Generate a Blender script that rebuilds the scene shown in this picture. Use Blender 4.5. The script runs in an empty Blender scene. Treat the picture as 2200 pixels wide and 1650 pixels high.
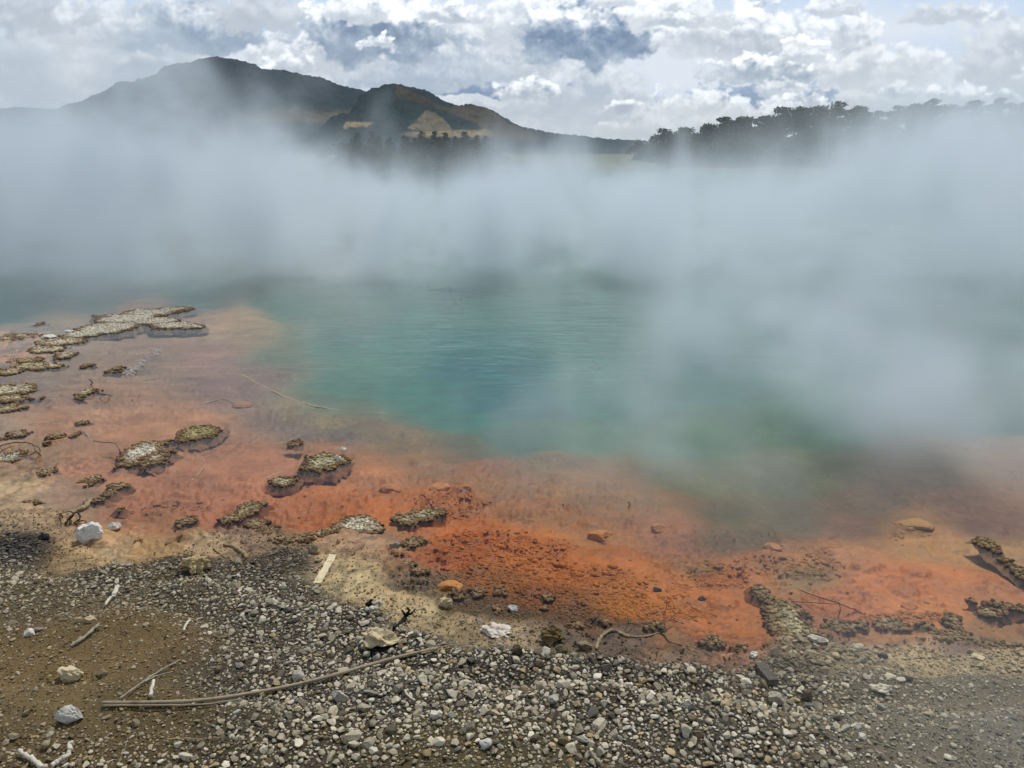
import bpy, math, random
import numpy as np
from mathutils import Vector

random.seed(7)
RNG = np.random.default_rng(11)
sc = bpy.context.scene
COL = sc.collection

# ------------------------------------------------------------------ camera
CAM_H, PITCH, FPX = 1.75, math.radians(16.7), 1652.0
cd = bpy.data.cameras.new("camera")
cd.sensor_width, cd.lens = 36.0, FPX / 2200 * 36.0
cd.clip_start, cd.clip_end = 0.05, 20000
cam = bpy.data.objects.new("camera", cd)
cam.location = (0, 0, CAM_H)
cam.rotation_euler = (math.pi / 2 - PITCH, 0, 0)
COL.objects.link(cam)
sc.camera = cam

# ------------------------------------------------------------------ light and exposure
SUN_EL, SUN_AZ = math.radians(58), math.radians(24)      # azimuth clockwise from straight ahead (+Y)
sl = bpy.data.lights.new("sun", 'SUN')
sl.energy, sl.angle, sl.color = 2.85, math.radians(8), (1.0, 0.96, 0.9)
sun = bpy.data.objects.new("sun", sl)
sdir = Vector((math.sin(SUN_AZ) * math.cos(SUN_EL), math.cos(SUN_AZ) * math.cos(SUN_EL), math.sin(SUN_EL)))
sun.rotation_euler = sdir.to_track_quat('Z', 'Y').to_euler()
sun.location = (0, 0, 50)
COL.objects.link(sun)
sc.view_settings.view_transform = 'Standard'
sc.view_settings.look = 'None'
sc.view_settings.exposure = 0.08
sc.view_settings.gamma = 1.0
sc.view_settings.use_curve_mapping = False
cy = sc.cycles
cy.max_bounces, cy.diffuse_bounces, cy.glossy_bounces = 6, 3, 3
cy.transmission_bounces, cy.transparent_max_bounces, cy.volume_bounces = 4, 12, 2
cy.volume_max_steps = 256
cy.volume_step_rate = 4.0
cy.use_denoising = True
cy.use_adaptive_sampling = True
cy.adaptive_threshold = 0.02
cy.caustics_reflective = cy.caustics_refractive = False


# ------------------------------------------------------------------ node helpers
class NT:
    """Small expression builder over a node tree."""
    def __init__(s, nt):
        s.nt = nt

    def new(s, t, **kw):
        n = s.nt.nodes.new(t)
        for k, v in kw.items():
            setattr(n, k, v)
        return n

    def put(s, sock, v):
        if isinstance(v, bpy.types.NodeSocket):
            s.nt.links.new(v, sock)
        elif v is not None:
            if sock.type == 'RGBA' and len(v) == 3:
                v = (*v, 1)
            sock.default_value = v

    def m(s, op, a, b=None, c=None, clamp=False):
        n = s.new('ShaderNodeMath', operation=op, use_clamp=clamp)
        for i, v in enumerate((a, b, c)):
            if v is not None:
                s.put(n.inputs[i], v)
        return n.outputs[0]

    def vm(s, op, a, b=None, c=None, out=0):
        n = s.new('ShaderNodeVectorMath', operation=op)
        for i, v in enumerate((a, b, c)):
            if v is not None:
                s.put(n.inputs[i], v)
        return n.outputs[out]

    def noise(s, vec, scale, detail=3.0, rough=0.55, dist=0.0, dims='3D', col=False):
        n = s.new('ShaderNodeTexNoise', noise_dimensions=dims)
        s.put(n.inputs['Vector'], vec)
        n.inputs['Scale'].default_value = scale
        n.inputs['Detail'].default_value = detail
        n.inputs['Roughness'].default_value = rough
        n.inputs['Distortion'].default_value = dist
        return n.outputs['Color' if col else 0]

    def voro(s, vec, scale, feature='F1', detail=0.0, rough=0.5, out='Distance', dims='3D'):
        n = s.new('ShaderNodeTexVoronoi', voronoi_dimensions=dims, feature=feature)
        s.put(n.inputs['Vector'], vec)
        n.inputs['Scale'].default_value = scale
        n.inputs['Detail'].default_value = detail
        n.inputs['Roughness'].default_value = rough
        return n.outputs[out]

    def ss(s, v, a, b, lo=0.0, hi=1.0):
        n = s.new('ShaderNodeMapRange', interpolation_type='SMOOTHSTEP')
        for i, q in enumerate((v, a, b, lo, hi)):
            s.put(n.inputs[i], q)
        return n.outputs[0]

    def lin(s, v, a, b, lo=0.0, hi=1.0):
        n = s.new('ShaderNodeMapRange')
        for i, q in enumerate((v, a, b, lo, hi)):
            s.put(n.inputs[i], q)
        return n.outputs[0]

    def mix(s, f, a, b, mode='MIX'):
        n = s.new('ShaderNodeMix', data_type='RGBA', blend_type=mode)
        s.put(n.inputs[0], f)
        s.put(n.inputs[6], a)
        s.put(n.inputs[7], b)
        return n.outputs[2]

    def xyz(s, x, y, z):
        n = s.new('ShaderNodeCombineXYZ')
        for i, v in enumerate((x, y, z)):
            s.put(n.inputs[i], v)
        return n.outputs[0]

    def sep(s, v):
        n = s.new('ShaderNodeSeparateXYZ')
        s.put(n.inputs[0], v)
        return n.outputs


def lin1(c):
    c = c / 255.0
    return c / 12.92 if c <= 0.04045 else ((c + 0.055) / 1.055) ** 2.4


def rgb(r, g, b, k=1.0):
    return (lin1(r) * k, lin1(g) * k, lin1(b) * k)


def px_dir(px, py):
    """Direction (unit) through a pixel of the 2200 x 1650 photograph."""
    x, y, z = (px - 1100) / FPX, 1.0, (825 - py) / FPX
    c, s = math.cos(PITCH), math.sin(PITCH)
    return Vector((x, y * c + z * s, -y * s + z * c)).normalized()


def az_el(px, py):
    d = px_dir(px, py)
    return math.degrees(math.atan2(d.x, d.y)), math.degrees(math.asin(d.z))


# ------------------------------------------------------------------ world: daylight sky with broken cumulus
w = bpy.data.worlds.new("World")
sc.world = w
w.use_nodes = True
w.node_tree.nodes.clear()
N = NT(w.node_tree)
sky = N.new('ShaderNodeTexSky', sky_type='NISHITA')
sky.sun_disc = False
sky.sun_elevation, sky.sun_rotation = SUN_EL, SUN_AZ
bg = N.new('ShaderNodeBackground')
N.put(bg.inputs[0], sky.outputs[0])
bg.inputs[1].default_value = 0.1
out = N.new('ShaderNodeOutputWorld')
w.node_tree.links.new(bg.outputs[0], out.inputs[0])
w.cycles.sampling_method = 'NONE'


# ------------------------------------------------------------------ numpy noise
def _hash(ix, iy, seed):
    h = (ix.astype(np.int64) * 374761393 + iy.astype(np.int64) * 668265263 + seed * 974634461) & 0xffffffff
    h = ((h ^ (h >> 13)) * 1274126177) & 0xffffffff
    return ((h ^ (h >> 16)) & 0xffffff) / float(0xffffff)


def vnoise(x, y, seed=0):
    ix, iy = np.floor(x), np.floor(y)
    fx, fy = x - ix, y - iy
    fx = fx * fx * fx * (fx * (fx * 6 - 15) + 10)
    fy = fy * fy * fy * (fy * (fy * 6 - 15) + 10)
    a, b = _hash(ix, iy, seed), _hash(ix + 1, iy, seed)
    c, d = _hash(ix, iy + 1, seed), _hash(ix + 1, iy + 1, seed)
    return (a * (1 - fx) + b * fx) * (1 - fy) + (c * (1 - fx) + d * fx) * fy


def fbm(x, y, oct=4, seed=0, gain=0.5):
    t, a, n = 0, 1.0, 0
    for i in range(oct):
        t = t + a * (vnoise(x * 2 ** i + 17.3 * i, y * 2 ** i - 9.1 * i, seed + i) - 0.5)
        n += a
        a *= gain
    return t / n * 2


def worley(x, y, seed=0):
    ix, iy = np.floor(x), np.floor(y)
    f1 = np.full(x.shape, 9.0)
    cid = np.zeros(x.shape)
    for oy in (-1, 0, 1):
        for ox in (-1, 0, 1):
            jx, jy = ix + ox, iy + oy
            d = np.hypot(jx + _hash(jx, jy, seed) - x, jy + _hash(jx, jy, seed + 5) - y)
            near = d < f1
            f1 = np.where(near, d, f1)
            cid = np.where(near, _hash(jx, jy, seed + 9), cid)
    return f1, cid


def sstep(v, a, b):
    t = np.clip((v - a) / (b - a), 0, 1)
    return t * t * (3 - 2 * t)


def pnoise(x, y, seed=0):
    ix, iy = np.floor(x), np.floor(y)
    fx, fy = x - ix, y - iy
    ux = fx * fx * fx * (fx * (fx * 6 - 15) + 10)
    uy = fy * fy * fy * (fy * (fy * 6 - 15) + 10)

    def g(ox, oy):
        a = _hash(ix + ox, iy + oy, seed) * 6.2831853
        return np.cos(a) * (fx - ox) + np.sin(a) * (fy - oy)
    return ((g(0, 0) * (1 - ux) + g(1, 0) * ux) * (1 - uy) + (g(0, 1) * (1 - ux) + g(1, 1) * ux) * uy) * 1.4


def pfbm(x, y, oct=5, seed=0, gain=0.5):
    t, a = 0, 1.0
    for i in range(oct):
        t = t + a * pnoise(x * 2.03 ** i + 31.7 * i, y * 2.03 ** i - 11.3 * i, seed + i)
        a *= gain
    return t


def billow(x, y, seed):
    """Cauliflower relief: inverted cells at four sizes over smooth noise."""
    wx, wy = x + 0.35 * pfbm(x * .8, y * .8, 3, seed + 40), y + 0.35 * pfbm(x * .8 + 9, y * .8, 3, seed + 50)
    t, a = 0, 1.0
    for i in range(4):
        f, _ = worley(wx * 2.1 ** i + 5.1 * i, wy * 2.1 ** i, seed + i)
        t = t + a * (0.55 - f)
        a *= 0.55
    return t * 0.62 + 0.55 * pfbm(x * 0.7, y * 0.7, 6, seed + 70, 0.55)


# ------------------------------------------------------------------ clouds: a dome far outside everything
# pixel of the base centre, half width, height, brightness of the top, darkness of the base, bluishness
CUMULUS = [
    (1350, 300, 260, 55, .86, .72, .4), (300, 235, 260, 60, .84, .74, .3), (1000, 260, 240, 60, .88, .70, .5), (1800, 250, 200, 60, .86, .72, .4),
    (60, 205, 150, 70, .84, .74, .3), (330, 195, 130, 60, .86, .74, .3), (1230, 245, 150, 120, .88, .66, .7), (600, 190, 210, 55, .88, .72, .4),
    (150, 140, 62, 46, .88, .80, .3), (350, 150, 120, 55, .93, .74, .3), (1060, 222, 80, 34, .97, .80, .4), (1050, 204, 130, 24, .58, .36, 1.3),
    (1650, 224, 130, 40, .66, .40, 1.2), (960, 170, 190, 120, .95, .64, .7), (880, 190, 130, 50, .80, .62, .8), (650, 150, 100, 80, .96, .72, .4),
    (190, 95, 130, 90, .92, .76, .3), (405, 105, 150, 105, .88, .42, .8), (40, 60, 110, 80, .80, .68, .4), (1130, 95, 90, 110, .98, .76, .5),
    (800, 118, 150, 135, 1.04, .36, .8), (1270, 122, 150, 140, 1.04, .30, .9), (1420, 60, 70, 80, 1.04, .80, .4), (1500, 250, 95, 52, .98, .76, .3),
    (1600, 118, 150, 105, 1.02, .70, .5), (1660, 172, 130, 56, 1.04, .54, .7), (1730, 102, 50, 24, 1.08, .90, .2), (1840, 110, 52, 78, .98, .70, .5),
    (1850, 185, 90, 80, .92, .74, .4), (1945, 178, 66, 76, .95, .78, .4), (2050, 46, 95, 36, .88, .72, .4), (2170, 190, 110, 130, .87, .72, .4),
    (560, 60, 90, 80, .84, .70, .4), (1500, 60, 60, 50, .92, .76, .4),
    (-200, 190, 260, 150, .88, .66, .5), (-350, 60, 240, 120, .95, .5, .6), (2450, 120, 240, 140, .95, .55, .6), (2600, 220, 260, 100, .88, .66, .5),
]


_cr = random.Random(21)
for _ in range(26):
    _v = _cr.uniform(15, 262)
    _s = .55 + _cr.random() * .8
    CUMULUS.append((_cr.uniform(-150, 2350), _v, 46 * _s, 30 * _s, _cr.uniform(.93, 1.06), _cr.uniform(.62, .80), .6))


def build_sky():
    az = np.concatenate([np.linspace(-180, -46, 90), np.arange(-45, 45, 0.062), np.linspace(46, 180, 90)])
    el = np.concatenate([[-4, -2], np.arange(-1, 13.0, 0.062), np.linspace(13.6, 24, 20), np.linspace(26, 89.9, 40)])
    A, E = np.meshgrid(np.radians(az), np.radians(el))
    X, Y, Z = np.sin(A) * np.cos(E), np.cos(A) * np.cos(E), np.sin(E)
    c, s = math.cos(PITCH), math.sin(PITCH)
    # photograph-plane coordinates serve as the chart on which the clouds were surveyed
    dep = Y * c - Z * s
    ok = (dep > 0.2) & (E < math.radians(13.2))
    u = np.where(ok, 1100 + FPX * X / np.maximum(dep, .2), 1100 + 1900 * A)
    v = np.where(ok, 825 - FPX * (Y * s + Z * c) / np.maximum(dep, .2), 330 - 1750 * E)
    # thin grey-white veil
    ve = 0.5 + 0.5 * pfbm(u / 420, v / 130, 5, 5)
    blue, white = np.array(rgb(172, 198, 234)), np.array(rgb(220, 227, 236))
    f = np.clip(ve * 0.95 + sstep(v, -40, 160) * 0.45 + .05, 0, 1)[..., None]
    col = blue * (1 - f) + white * f
    fall = sstep(v, 120, 330)[..., None]
    col = col * (1 - 0.5 * fall) + 0.5 * fall * np.array(rgb(206, 215, 225))
    wu, wv = 26 * pfbm(u / 70, v / 55, 4, 301), 14 * pfbm(u / 70, v / 55 + 50, 4, 311)
    for i, (cx, by, hw, ht, top, base, bl) in enumerate(CUMULUS):
        hw, ht, base = hw * 1.27, ht * 1.2, base * .66 + .275
        sel = (np.abs(u - cx) < hw * 1.7 + 40) & (v < by + ht * .7 + 30) & (v > by - ht * 1.7 - 40) & (A > -1.6) & (A < 1.6)
        idx = np.nonzero(sel)
        if not len(idx[0]):
            continue
        uu, vv = u[idx], v[idx]
        k = 1 / (18 + 0.15 * ht + 0.042 * hw)
        sd = 400 + 13 * i
        B = billow(uu * k, vv * k * 1.25, sd)
        Bu = billow((uu + 7) * k, (vv - 16) * k * 1.25, sd)
        Bw = billow((uu + 16) * k, (vv - 42) * k * 1.25, sd)
        x = (uu + wu[idx] - cx) / hw
        y = (by - vv - wv[idx]) / ht                     # 0 at the base, 1 at the top
        yy = np.where(y > 0.25, (y - 0.25) / 0.75, (0.25 - y) / 0.42)
        d = 1 - np.sqrt(x * x + yy * yy) + 0.52 * B
        alpha = sstep(d, 0.02, 0.34) * (0.90 if top < 1 else 0.97)
        soft = 0.35 + 0.65 * sstep(y, 0.15, 0.6)
        lit = np.clip(0.62 * sstep(y + .10 * B, 0.10, 0.80) + 0.30 + soft * (0.55 * (B - Bu) + 0.42 * (B - Bw)) - 0.14 * sstep(d, 0.2, 0.9), 0, 1.1)
        lit = lit * lit * (3 - 2 * np.minimum(lit, 1.0)) * .55 + lit * .45
        L = base + (top - base) * lit
        sh = np.clip((0.92 - L) * 0.9, 0, 0.6) * bl
        cc = np.stack([L - 0.34 * sh - .016, L - 0.11 * sh, L + 0.20 * sh + .016], -1)
        cc = np.where(cc > 0.04, ((np.maximum(cc, .0) + 0.055) / 1.055) ** 2.4, cc / 12.92) * 1.0
        col[idx] = col[idx] * (1 - alpha[..., None]) + cc * alpha[..., None]
    # overhead and behind: broken cloud
    hi = sstep(np.degrees(E), 10.5, 15) + (np.abs(A) > math.radians(52)) * 1.0
    hi = np.clip(hi, 0, 1)
    br = sstep(pfbm(X / (Z + .25) * 1.2, Y / (Z + .25) * 1.2, 4, 77), -0.45, 0.5)[..., None]
    over = np.array(rgb(108, 130, 162)) * (1 - br) + np.array(rgb(186, 194, 206)) * br
    col = col * (1 - hi[..., None]) + over * hi[..., None]
    m, n, o = new_mat("sky_cloud")
    e = n.new('ShaderNodeEmission')
    n.put(e.inputs[0], attr(n))
    e.inputs[1].default_value = 1.1
    tr = n.new('ShaderNodeBsdfTransparent')
    ms = n.new('ShaderNodeMixShader')
    ms.inputs[0].default_value = 0.92
    n.nt.links.new(tr.outputs[0], ms.inputs[1])
    n.nt.links.new(e.outputs[0], ms.inputs[2])
    n.nt.links.new(ms.outputs[0], o.inputs['Surface'])
    m.cycles.emission_sampling = 'NONE'
    V = np.stack([X, Y, Z], -1).reshape(-1, 3) * 14000
    F = grid_faces(len(el), len(az))
    # hole cut in the dome to let the sun lamp through (clear sky of the world behind it)
    mid = V[F].mean(1)
    mid /= np.linalg.norm(mid, axis=1, keepdims=True)
    F = F[mid @ np.array(sdir) < math.cos(math.radians(11))]
    me = mesh_np("sky", V, F, m, True, np.clip(col, 0, 1.2).reshape(-1, 3))
    link("sky", me, kind="structure")


# ------------------------------------------------------------------ the ground: a survey of colour and height
# each row: pixel of the photograph where the spot was read off, its own colour, its height over the water
SURVEY = np.array([
    # brown dirt, gravel
    (-300, 1650, 92, 76, 50, .16), (100, 1640, 92, 76, 48, .15), (100, 1450, 96, 78, 48, .11), (300, 1400, 98, 80, 50, .11), (300, 1600, 92, 77, 48, .14),
    (-300, 1350, 100, 85, 60, .10), (100, 1300, 92, 78, 55, .08), (60, 1180, 45, 42, 42, .04), (-200, 1180, 60, 55, 48, .05), (450, 1300, 76, 66, 48, .08),
    (600, 1350, 66, 60, 50, .08), (600, 1500, 72, 65, 52, .11), (600, 1640, 76, 66, 48, .15), (560, 1230, 58, 50, 40, .035), (400, 1215, 66, 56, 40, .03),
    (250, 1245, 72, 63, 48, .05), (850, 1400, 56, 52, 45, .06), (900, 1550, 70, 65, 55, .12), (1000, 1640, 82, 71, 46, .14), (1100, 1430, 56, 52, 44, .05),
    (1300, 1440, 58, 53, 44, .045), (1300, 1550, 68, 62, 51, .11), (1500, 1450, 62, 55, 43, .045), (1500, 1600, 76, 70, 58, .13), (1700, 1490, 82, 73, 56, .06),
    (1900, 1490, 94, 84, 62, .06), (2100, 1500, 98, 89, 68, .06), (1900, 1620, 100, 93, 76, .12), (2200, 1640, 104, 96, 80, .12), (2500, 1560, 104, 96, 80, .1),
    (640, 1200, 66, 58, 44, .03), (660, 1270, 70, 64, 52, .045), (760, 1330, 60, 56, 48, .05), (1700, 1430, 92, 80, 58, .035), (-100, 1260, 80, 70, 52, .07),
    # cream and yellow sinter at the water's edge
    (230, 1180, 172, 134, 80, -.006), (330, 1165, 178, 128, 84, -.010), (200, 1195, 150, 122, 62, .004), (470, 1162, 160, 130, 80, .005), (560, 1152, 140, 108, 70, .005),
    (740, 1200, 178, 150, 92, .002), (780, 1230, 188, 162, 98, .005), (850, 1270, 168, 140, 82, .008), (760, 1160, 165, 122, 72, -.004), (900, 1300, 168, 146, 88, .010),
    (730, 1250, 168, 146, 92, .012), (1000, 1335, 150, 128, 78, .012), (1090, 1345, 150, 128, 82, .010), (1200, 1345, 88, 70, 42, .005), (1350, 1368, 84, 70, 46, .006),
    (1500, 1388, 120, 92, 56, .003), (1600, 1402, 140, 95, 52, -.002), (1850, 1405, 132, 116, 76, .014), (2000, 1415, 166, 142, 84, .011), (2150, 1405, 152, 130, 78, .009),
    (2100, 1372, 118, 84, 54, .001), (1800, 1378, 118, 90, 60, .005), (2400, 1400, 130, 105, 70, .01), (1740, 1390, 110, 92, 64, .012),
    (30, 1050, 166, 136, 84, .002), (80, 1100, 162, 130, 78, .004), (20, 1120, 140, 118, 78, .012), (0, 990, 152, 116, 80, .0), (-200, 1050, 150, 125, 85, .02),
    (-300, 900, 150, 120, 85, .02), (130, 1060, 168, 116, 70, -.008), (0, 920, 178, 132, 84, -.005), (60, 960, 166, 114, 78, -.010), (20, 760, 172, 126, 94, -.003),
    (60, 740, 164, 130, 98, .0), (0, 720, 152, 130, 104, .002), (-200, 750, 150, 128, 100, .01), (100, 715, 158, 132, 108, -.005), (40, 800, 150, 108, 90, -.012),
    # the orange shelf
    (200, 1000, 186, 112, 76, -.03), (300, 900, 192, 118, 82, -.04), (150, 900, 184, 118, 82, -.02), (450, 880, 188, 116, 78, -.05), (400, 1020, 186, 104, 68, -.04),
    (300, 1070, 184, 102, 62, -.03), (450, 1080, 178, 94, 54, -.035), (350, 1110, 176, 104, 58, -.02), (600, 1080, 180, 88, 48, -.04), (680, 1090, 180, 88, 48, -.035),
    (560, 960, 186, 106, 72, -.05), (800, 990, 182, 106, 70, -.06), (800, 1070, 184, 90, 48, -.04), (950, 1050, 184, 92, 48, -.05), (250, 830, 176, 116, 90, -.03),
    (150, 780, 162, 116, 96, -.025), (330, 760, 150, 108, 98, -.06), (430, 680, 184, 128, 100, -.05), (500, 660, 190, 136, 108, -.07), (560, 685, 180, 136, 108, -.09),
    (300, 645, 184, 128, 106, -.05), (150, 680, 166, 128, 112, -.04), (380, 740, 160, 112, 98, -.07), (450, 740, 134, 108, 102, -.12), (520, 800, 120, 100, 98, -.2),
    (600, 860, 116, 98, 92, -.2), (700, 872, 146, 118, 92, -.1), (640, 842, 146, 118, 94, -.1), (730, 895, 78, 76, 76, -.3), (650, 890, 96, 88, 86, -.25),
    (560, 780, 120, 104, 96, -.25), (480, 700, 168, 124, 106, -.1),
    (1000, 1130, 196, 92, 26, -.045), (1100, 1150, 198, 96, 28, -.045), (950, 1180, 182, 84, 28, -.03), (1050, 1230, 164, 84, 34, -.03), (1200, 1200, 190, 92, 36, -.045),
    (1150, 1270, 150, 80, 34, -.02), (1000, 1290, 104, 70, 40, -.012), (1100, 1310, 96, 64, 36, -.012), (1250, 1310, 116, 68, 32, -.02), (1300, 1180, 184, 90, 42, -.05),
    (1400, 1220, 190, 96, 42, -.045), (1350, 1290, 190, 98, 36, -.03), (1450, 1270, 196, 98, 36, -.035), (1550, 1320, 186, 92, 38, -.03), (1600, 1360, 180, 90, 42, -.02),
    (1550, 1368, 148, 88, 48, -.01), (1450, 1345, 145, 84, 44, -.01), (1350, 1340, 98, 68, 40, -.007), (880, 1220, 130, 96, 58, -.008), (900, 1240, 106, 76, 44, -.01),
    (1480, 1190, 146, 92, 52, -.06), (1560, 1220, 194, 102, 48, -.045), (1720, 1210, 150, 104, 68, -.05), (1600, 1170, 184, 106, 70, -.06), (1680, 1150, 188, 116, 80, -.07),
    (1800, 1160, 184, 112, 76, -.06), (1900, 1220, 196, 104, 56, -.045), (2050, 1230, 194, 106, 60, -.045), (1850, 1280, 190, 102, 54, -.04), (1780, 1310, 174, 94, 52, -.03),
    (1990, 1300, 186, 108, 62, -.035), (2100, 1260, 184, 106, 66, -.04), (2150, 1330, 148, 94, 62, -.02), (1950, 1100, 184, 120, 80, -.06), (2000, 1080, 188, 124, 88, -.08),
    (1965, 1125, 194, 128, 86, -.05), (2150, 1130, 186, 128, 92, -.07), (2350, 1200, 180, 118, 84, -.06), (1870, 1345, 158, 94, 58, -.015), (1640, 1180, 170, 100, 62, -.06),
    # the shelf's edge
    (1050, 970, 140, 100, 70, -.12), (1100, 1010, 164, 106, 70, -.09), (1200, 960, 118, 106, 74, -.2), (1250, 990, 160, 106, 68, -.1), (1150, 1070, 170, 102, 60, -.06),
    (1300, 1020, 166, 108, 66, -.1), (1400, 1040, 158, 104, 66, -.1), (1300, 1110, 164, 98, 60, -.07), (1430, 1090, 146, 100, 68, -.12), (1450, 1130, 134, 90, 62, -.12),
    (1550, 1120, 92, 76, 56, -.3), (1620, 1120, 84, 74, 52, -.35), (1600, 1060, 96, 94, 70, -.4), (1500, 980, 96, 104, 72, -.5), (1700, 980, 96, 104, 76, -.6),
    (1700, 1080, 92, 88, 68, -.4), (1900, 1040, 112, 98, 80, -.4), (2100, 1050, 128, 100, 82, -.35), (2000, 950, 116, 106, 88, -.5), (2200, 950, 122, 106, 90, -.3),
    (2150, 1090, 120, 92, 76, -.25), (950, 940, 98, 82, 62, -.3), (870, 930, 112, 100, 76, -.3), (1000, 920, 78, 90, 70, -.5), (800, 900, 108, 100, 80, -.3),
    (900, 960, 160, 104, 74, -.1), (1850, 1090, 120, 92, 74, -.2), (700, 930, 176, 110, 80, -.08), (780, 950, 172, 106, 74, -.08),
    # the deep, green and turquoise
    (1000, 850, 34, 108, 98, -1.), (1110, 810, 18, 90, 92, -1.4), (1030, 750, 4, 96, 104, -1.6), (950, 748, 10, 100, 104, -1.6), (1110, 757, 8, 100, 104, -1.6), (1030, 805, 10, 98, 102, -1.4), (930, 790, 30, 104, 100, -1.4), (850, 735, 66, 118, 106, -1.), (1235, 765, 70, 120, 106, -1.), (1050, 715, 40, 106, 106, -1.2), (900, 800, 42, 110, 100, -1.), (750, 790, 58, 108, 96, -.8),
    (700, 830, 74, 104, 90, -.6), (1300, 800, 46, 110, 96, -1.3), (1500, 750, 44, 106, 100, -1.4), (1500, 900, 76, 112, 86, -.9), (1250, 900, 68, 110, 88, -.9),
    (1100, 900, 50, 98, 82, -.8), (700, 700, 60, 108, 98, -1.), (900, 700, 54, 112, 106, -1.4), (1300, 690, 56, 112, 98, -1.5), (600, 640, 66, 110, 98, -1.),
    (300, 600, 66, 110, 102, -1.), (0, 630, 60, 104, 102, -.8), (1000, 620, 52, 106, 96, -1.6), (1600, 620, 54, 108, 98, -1.6), (1900, 700, 40, 104, 94, -1.4),
    (2150, 830, 34, 94, 80, -1.), (2000, 800, 44, 100, 90, -1.2), (1800, 850, 66, 108, 88, -1.), (2250, 700, 40, 100, 92, -1.2), (-300, 640, 60, 106, 100, -.6),
    (2500, 850, 60, 100, 86, -.8), (1100, 450, 60, 112, 104, -2), (0, 450, 60, 110, 104, -2), (2200, 450, 60, 110, 104, -2), (1100, 370, 60, 110, 104, -2),
    (200, 625, 70, 108, 100, -.5), (420, 615, 70, 112, 102, -.6), (620, 690, 84, 112, 98, -.5), (600, 740, 84, 106, 94, -.5),
], dtype=float)
TINT = 1.0
S_COL = np.array([[lin1(v) for v in r[2:5]] for r in SURVEY]) * TINT
_sh = (SURVEY[:, 5] < -.008) & (SURVEY[:, 5] > -.12)
S_COL[_sh] *= (.94, 1.05, .72)
_rd = _sh & (S_COL[:, 1] < .27 * S_COL[:, 0])
S_COL[_rd] *= (1.02, 1.12, .62)
_lf = _sh & (SURVEY[:, 0] < 660)
S_COL[_lf] = S_COL[_lf] * .86 + S_COL[_lf].mean(1, keepdims=True) * .14
_ed = (SURVEY[:, 5] <= -.12) & (SURVEY[:, 5] > -.75)
S_COL[_ed] *= (1.30, 1.03, .84)
_dp = SURVEY[:, 5] <= -.75
S_COL[_dp] *= (1.08, 1.05, .90)
_ld = SURVEY[:, 5] >= .02
S_COL[_ld] *= (1.03, 1.07, 1.10)
_fr = (SURVEY[:, 5] >= -.008) & (SURVEY[:, 5] < .02)
S_COL[_fr] = S_COL[_fr] * .68 + S_COL[_fr].mean(1, keepdims=True) * .32 * np.array([1.1, .98, .92])


def to_px(x, y, z):
    c, s = math.cos(PITCH), math.sin(PITCH)
    zz = z - CAM_H
    dep = np.maximum(y * c - zz * s, 0.15)
    return 1100 + FPX * x / dep, 825 - FPX * (y * s + zz * c) / dep


def survey(x, y):
    """Colour and height of the ground at metres x, y (inverse-distance weighting, edges roughened)."""
    px, py = to_px(x, y, np.zeros_like(x) + 0.03)
    d = np.hypot(x, y)
    k = 1.0 / np.maximum(d, 1.0)
    px = px + 34 * fbm(x * 1.3 * 3 * k, y * 1.3, 4, 3)
    py = py + 15 * fbm(x * 1.7 * 3 * k + 40, y * 1.7, 4, 7)
    py = np.clip(py, 340, 1700)
    px = np.clip(px, -320, 2520)
    col = np.zeros(x.shape + (3,))
    z = np.zeros(x.shape)
    W = np.zeros(x.shape)
    for r, c in zip(SURVEY, S_COL):
        dd = ((px - r[0]) * 0.62) ** 2 + ((py - r[1]) * 1.5) ** 2
        wt = 1.0 / (dd + 1100.0) ** 2.5
        W += wt
        z += wt * r[5]
        col += wt[..., None] * c
    z = z / W
    return col / W[..., None], np.where(z < -0.08, -0.08 + (z + 0.08) * 0.08, z)


def pebbly(x, y, px, py):
    """Where the shelf's floor is stony (1) rather than silted over (0)."""
    t = 0
    for (cx, cy_, rx, ry, a) in ((1120, 1265, 250, 52, 1.), (1060, 1185, 140, 34, .75), (1720, 1212, 95, 40, .9), (1520, 1185, 70, 34, .8), (1270, 1325, 230, 26, .9), (1000, 1080, 110, 34, .6), (2060, 1140, 170, 34, .6),
                                 (1290, 1080, 120, 30, .6), (1550, 1250, 60, 18, .6), (760, 1240, 60, 30, .3), (1960, 1330, 150, 16, .6), (380, 1090, 130, 22, .45), (650, 960, 90, 30, .4), (1870, 1130, 120, 30, .5), (250, 940, 120, 40, .3)):
        t = t + a * np.exp(-((px - cx) / rx) ** 2 - ((py - cy_) / ry) ** 2)
    return sstep(t + .42 * fbm(x * 2.4, y * 2.4, 5, 131, .6), .28, .52)


POOL_C, POOL_R = (2.0, 33.0), 33.5


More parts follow.
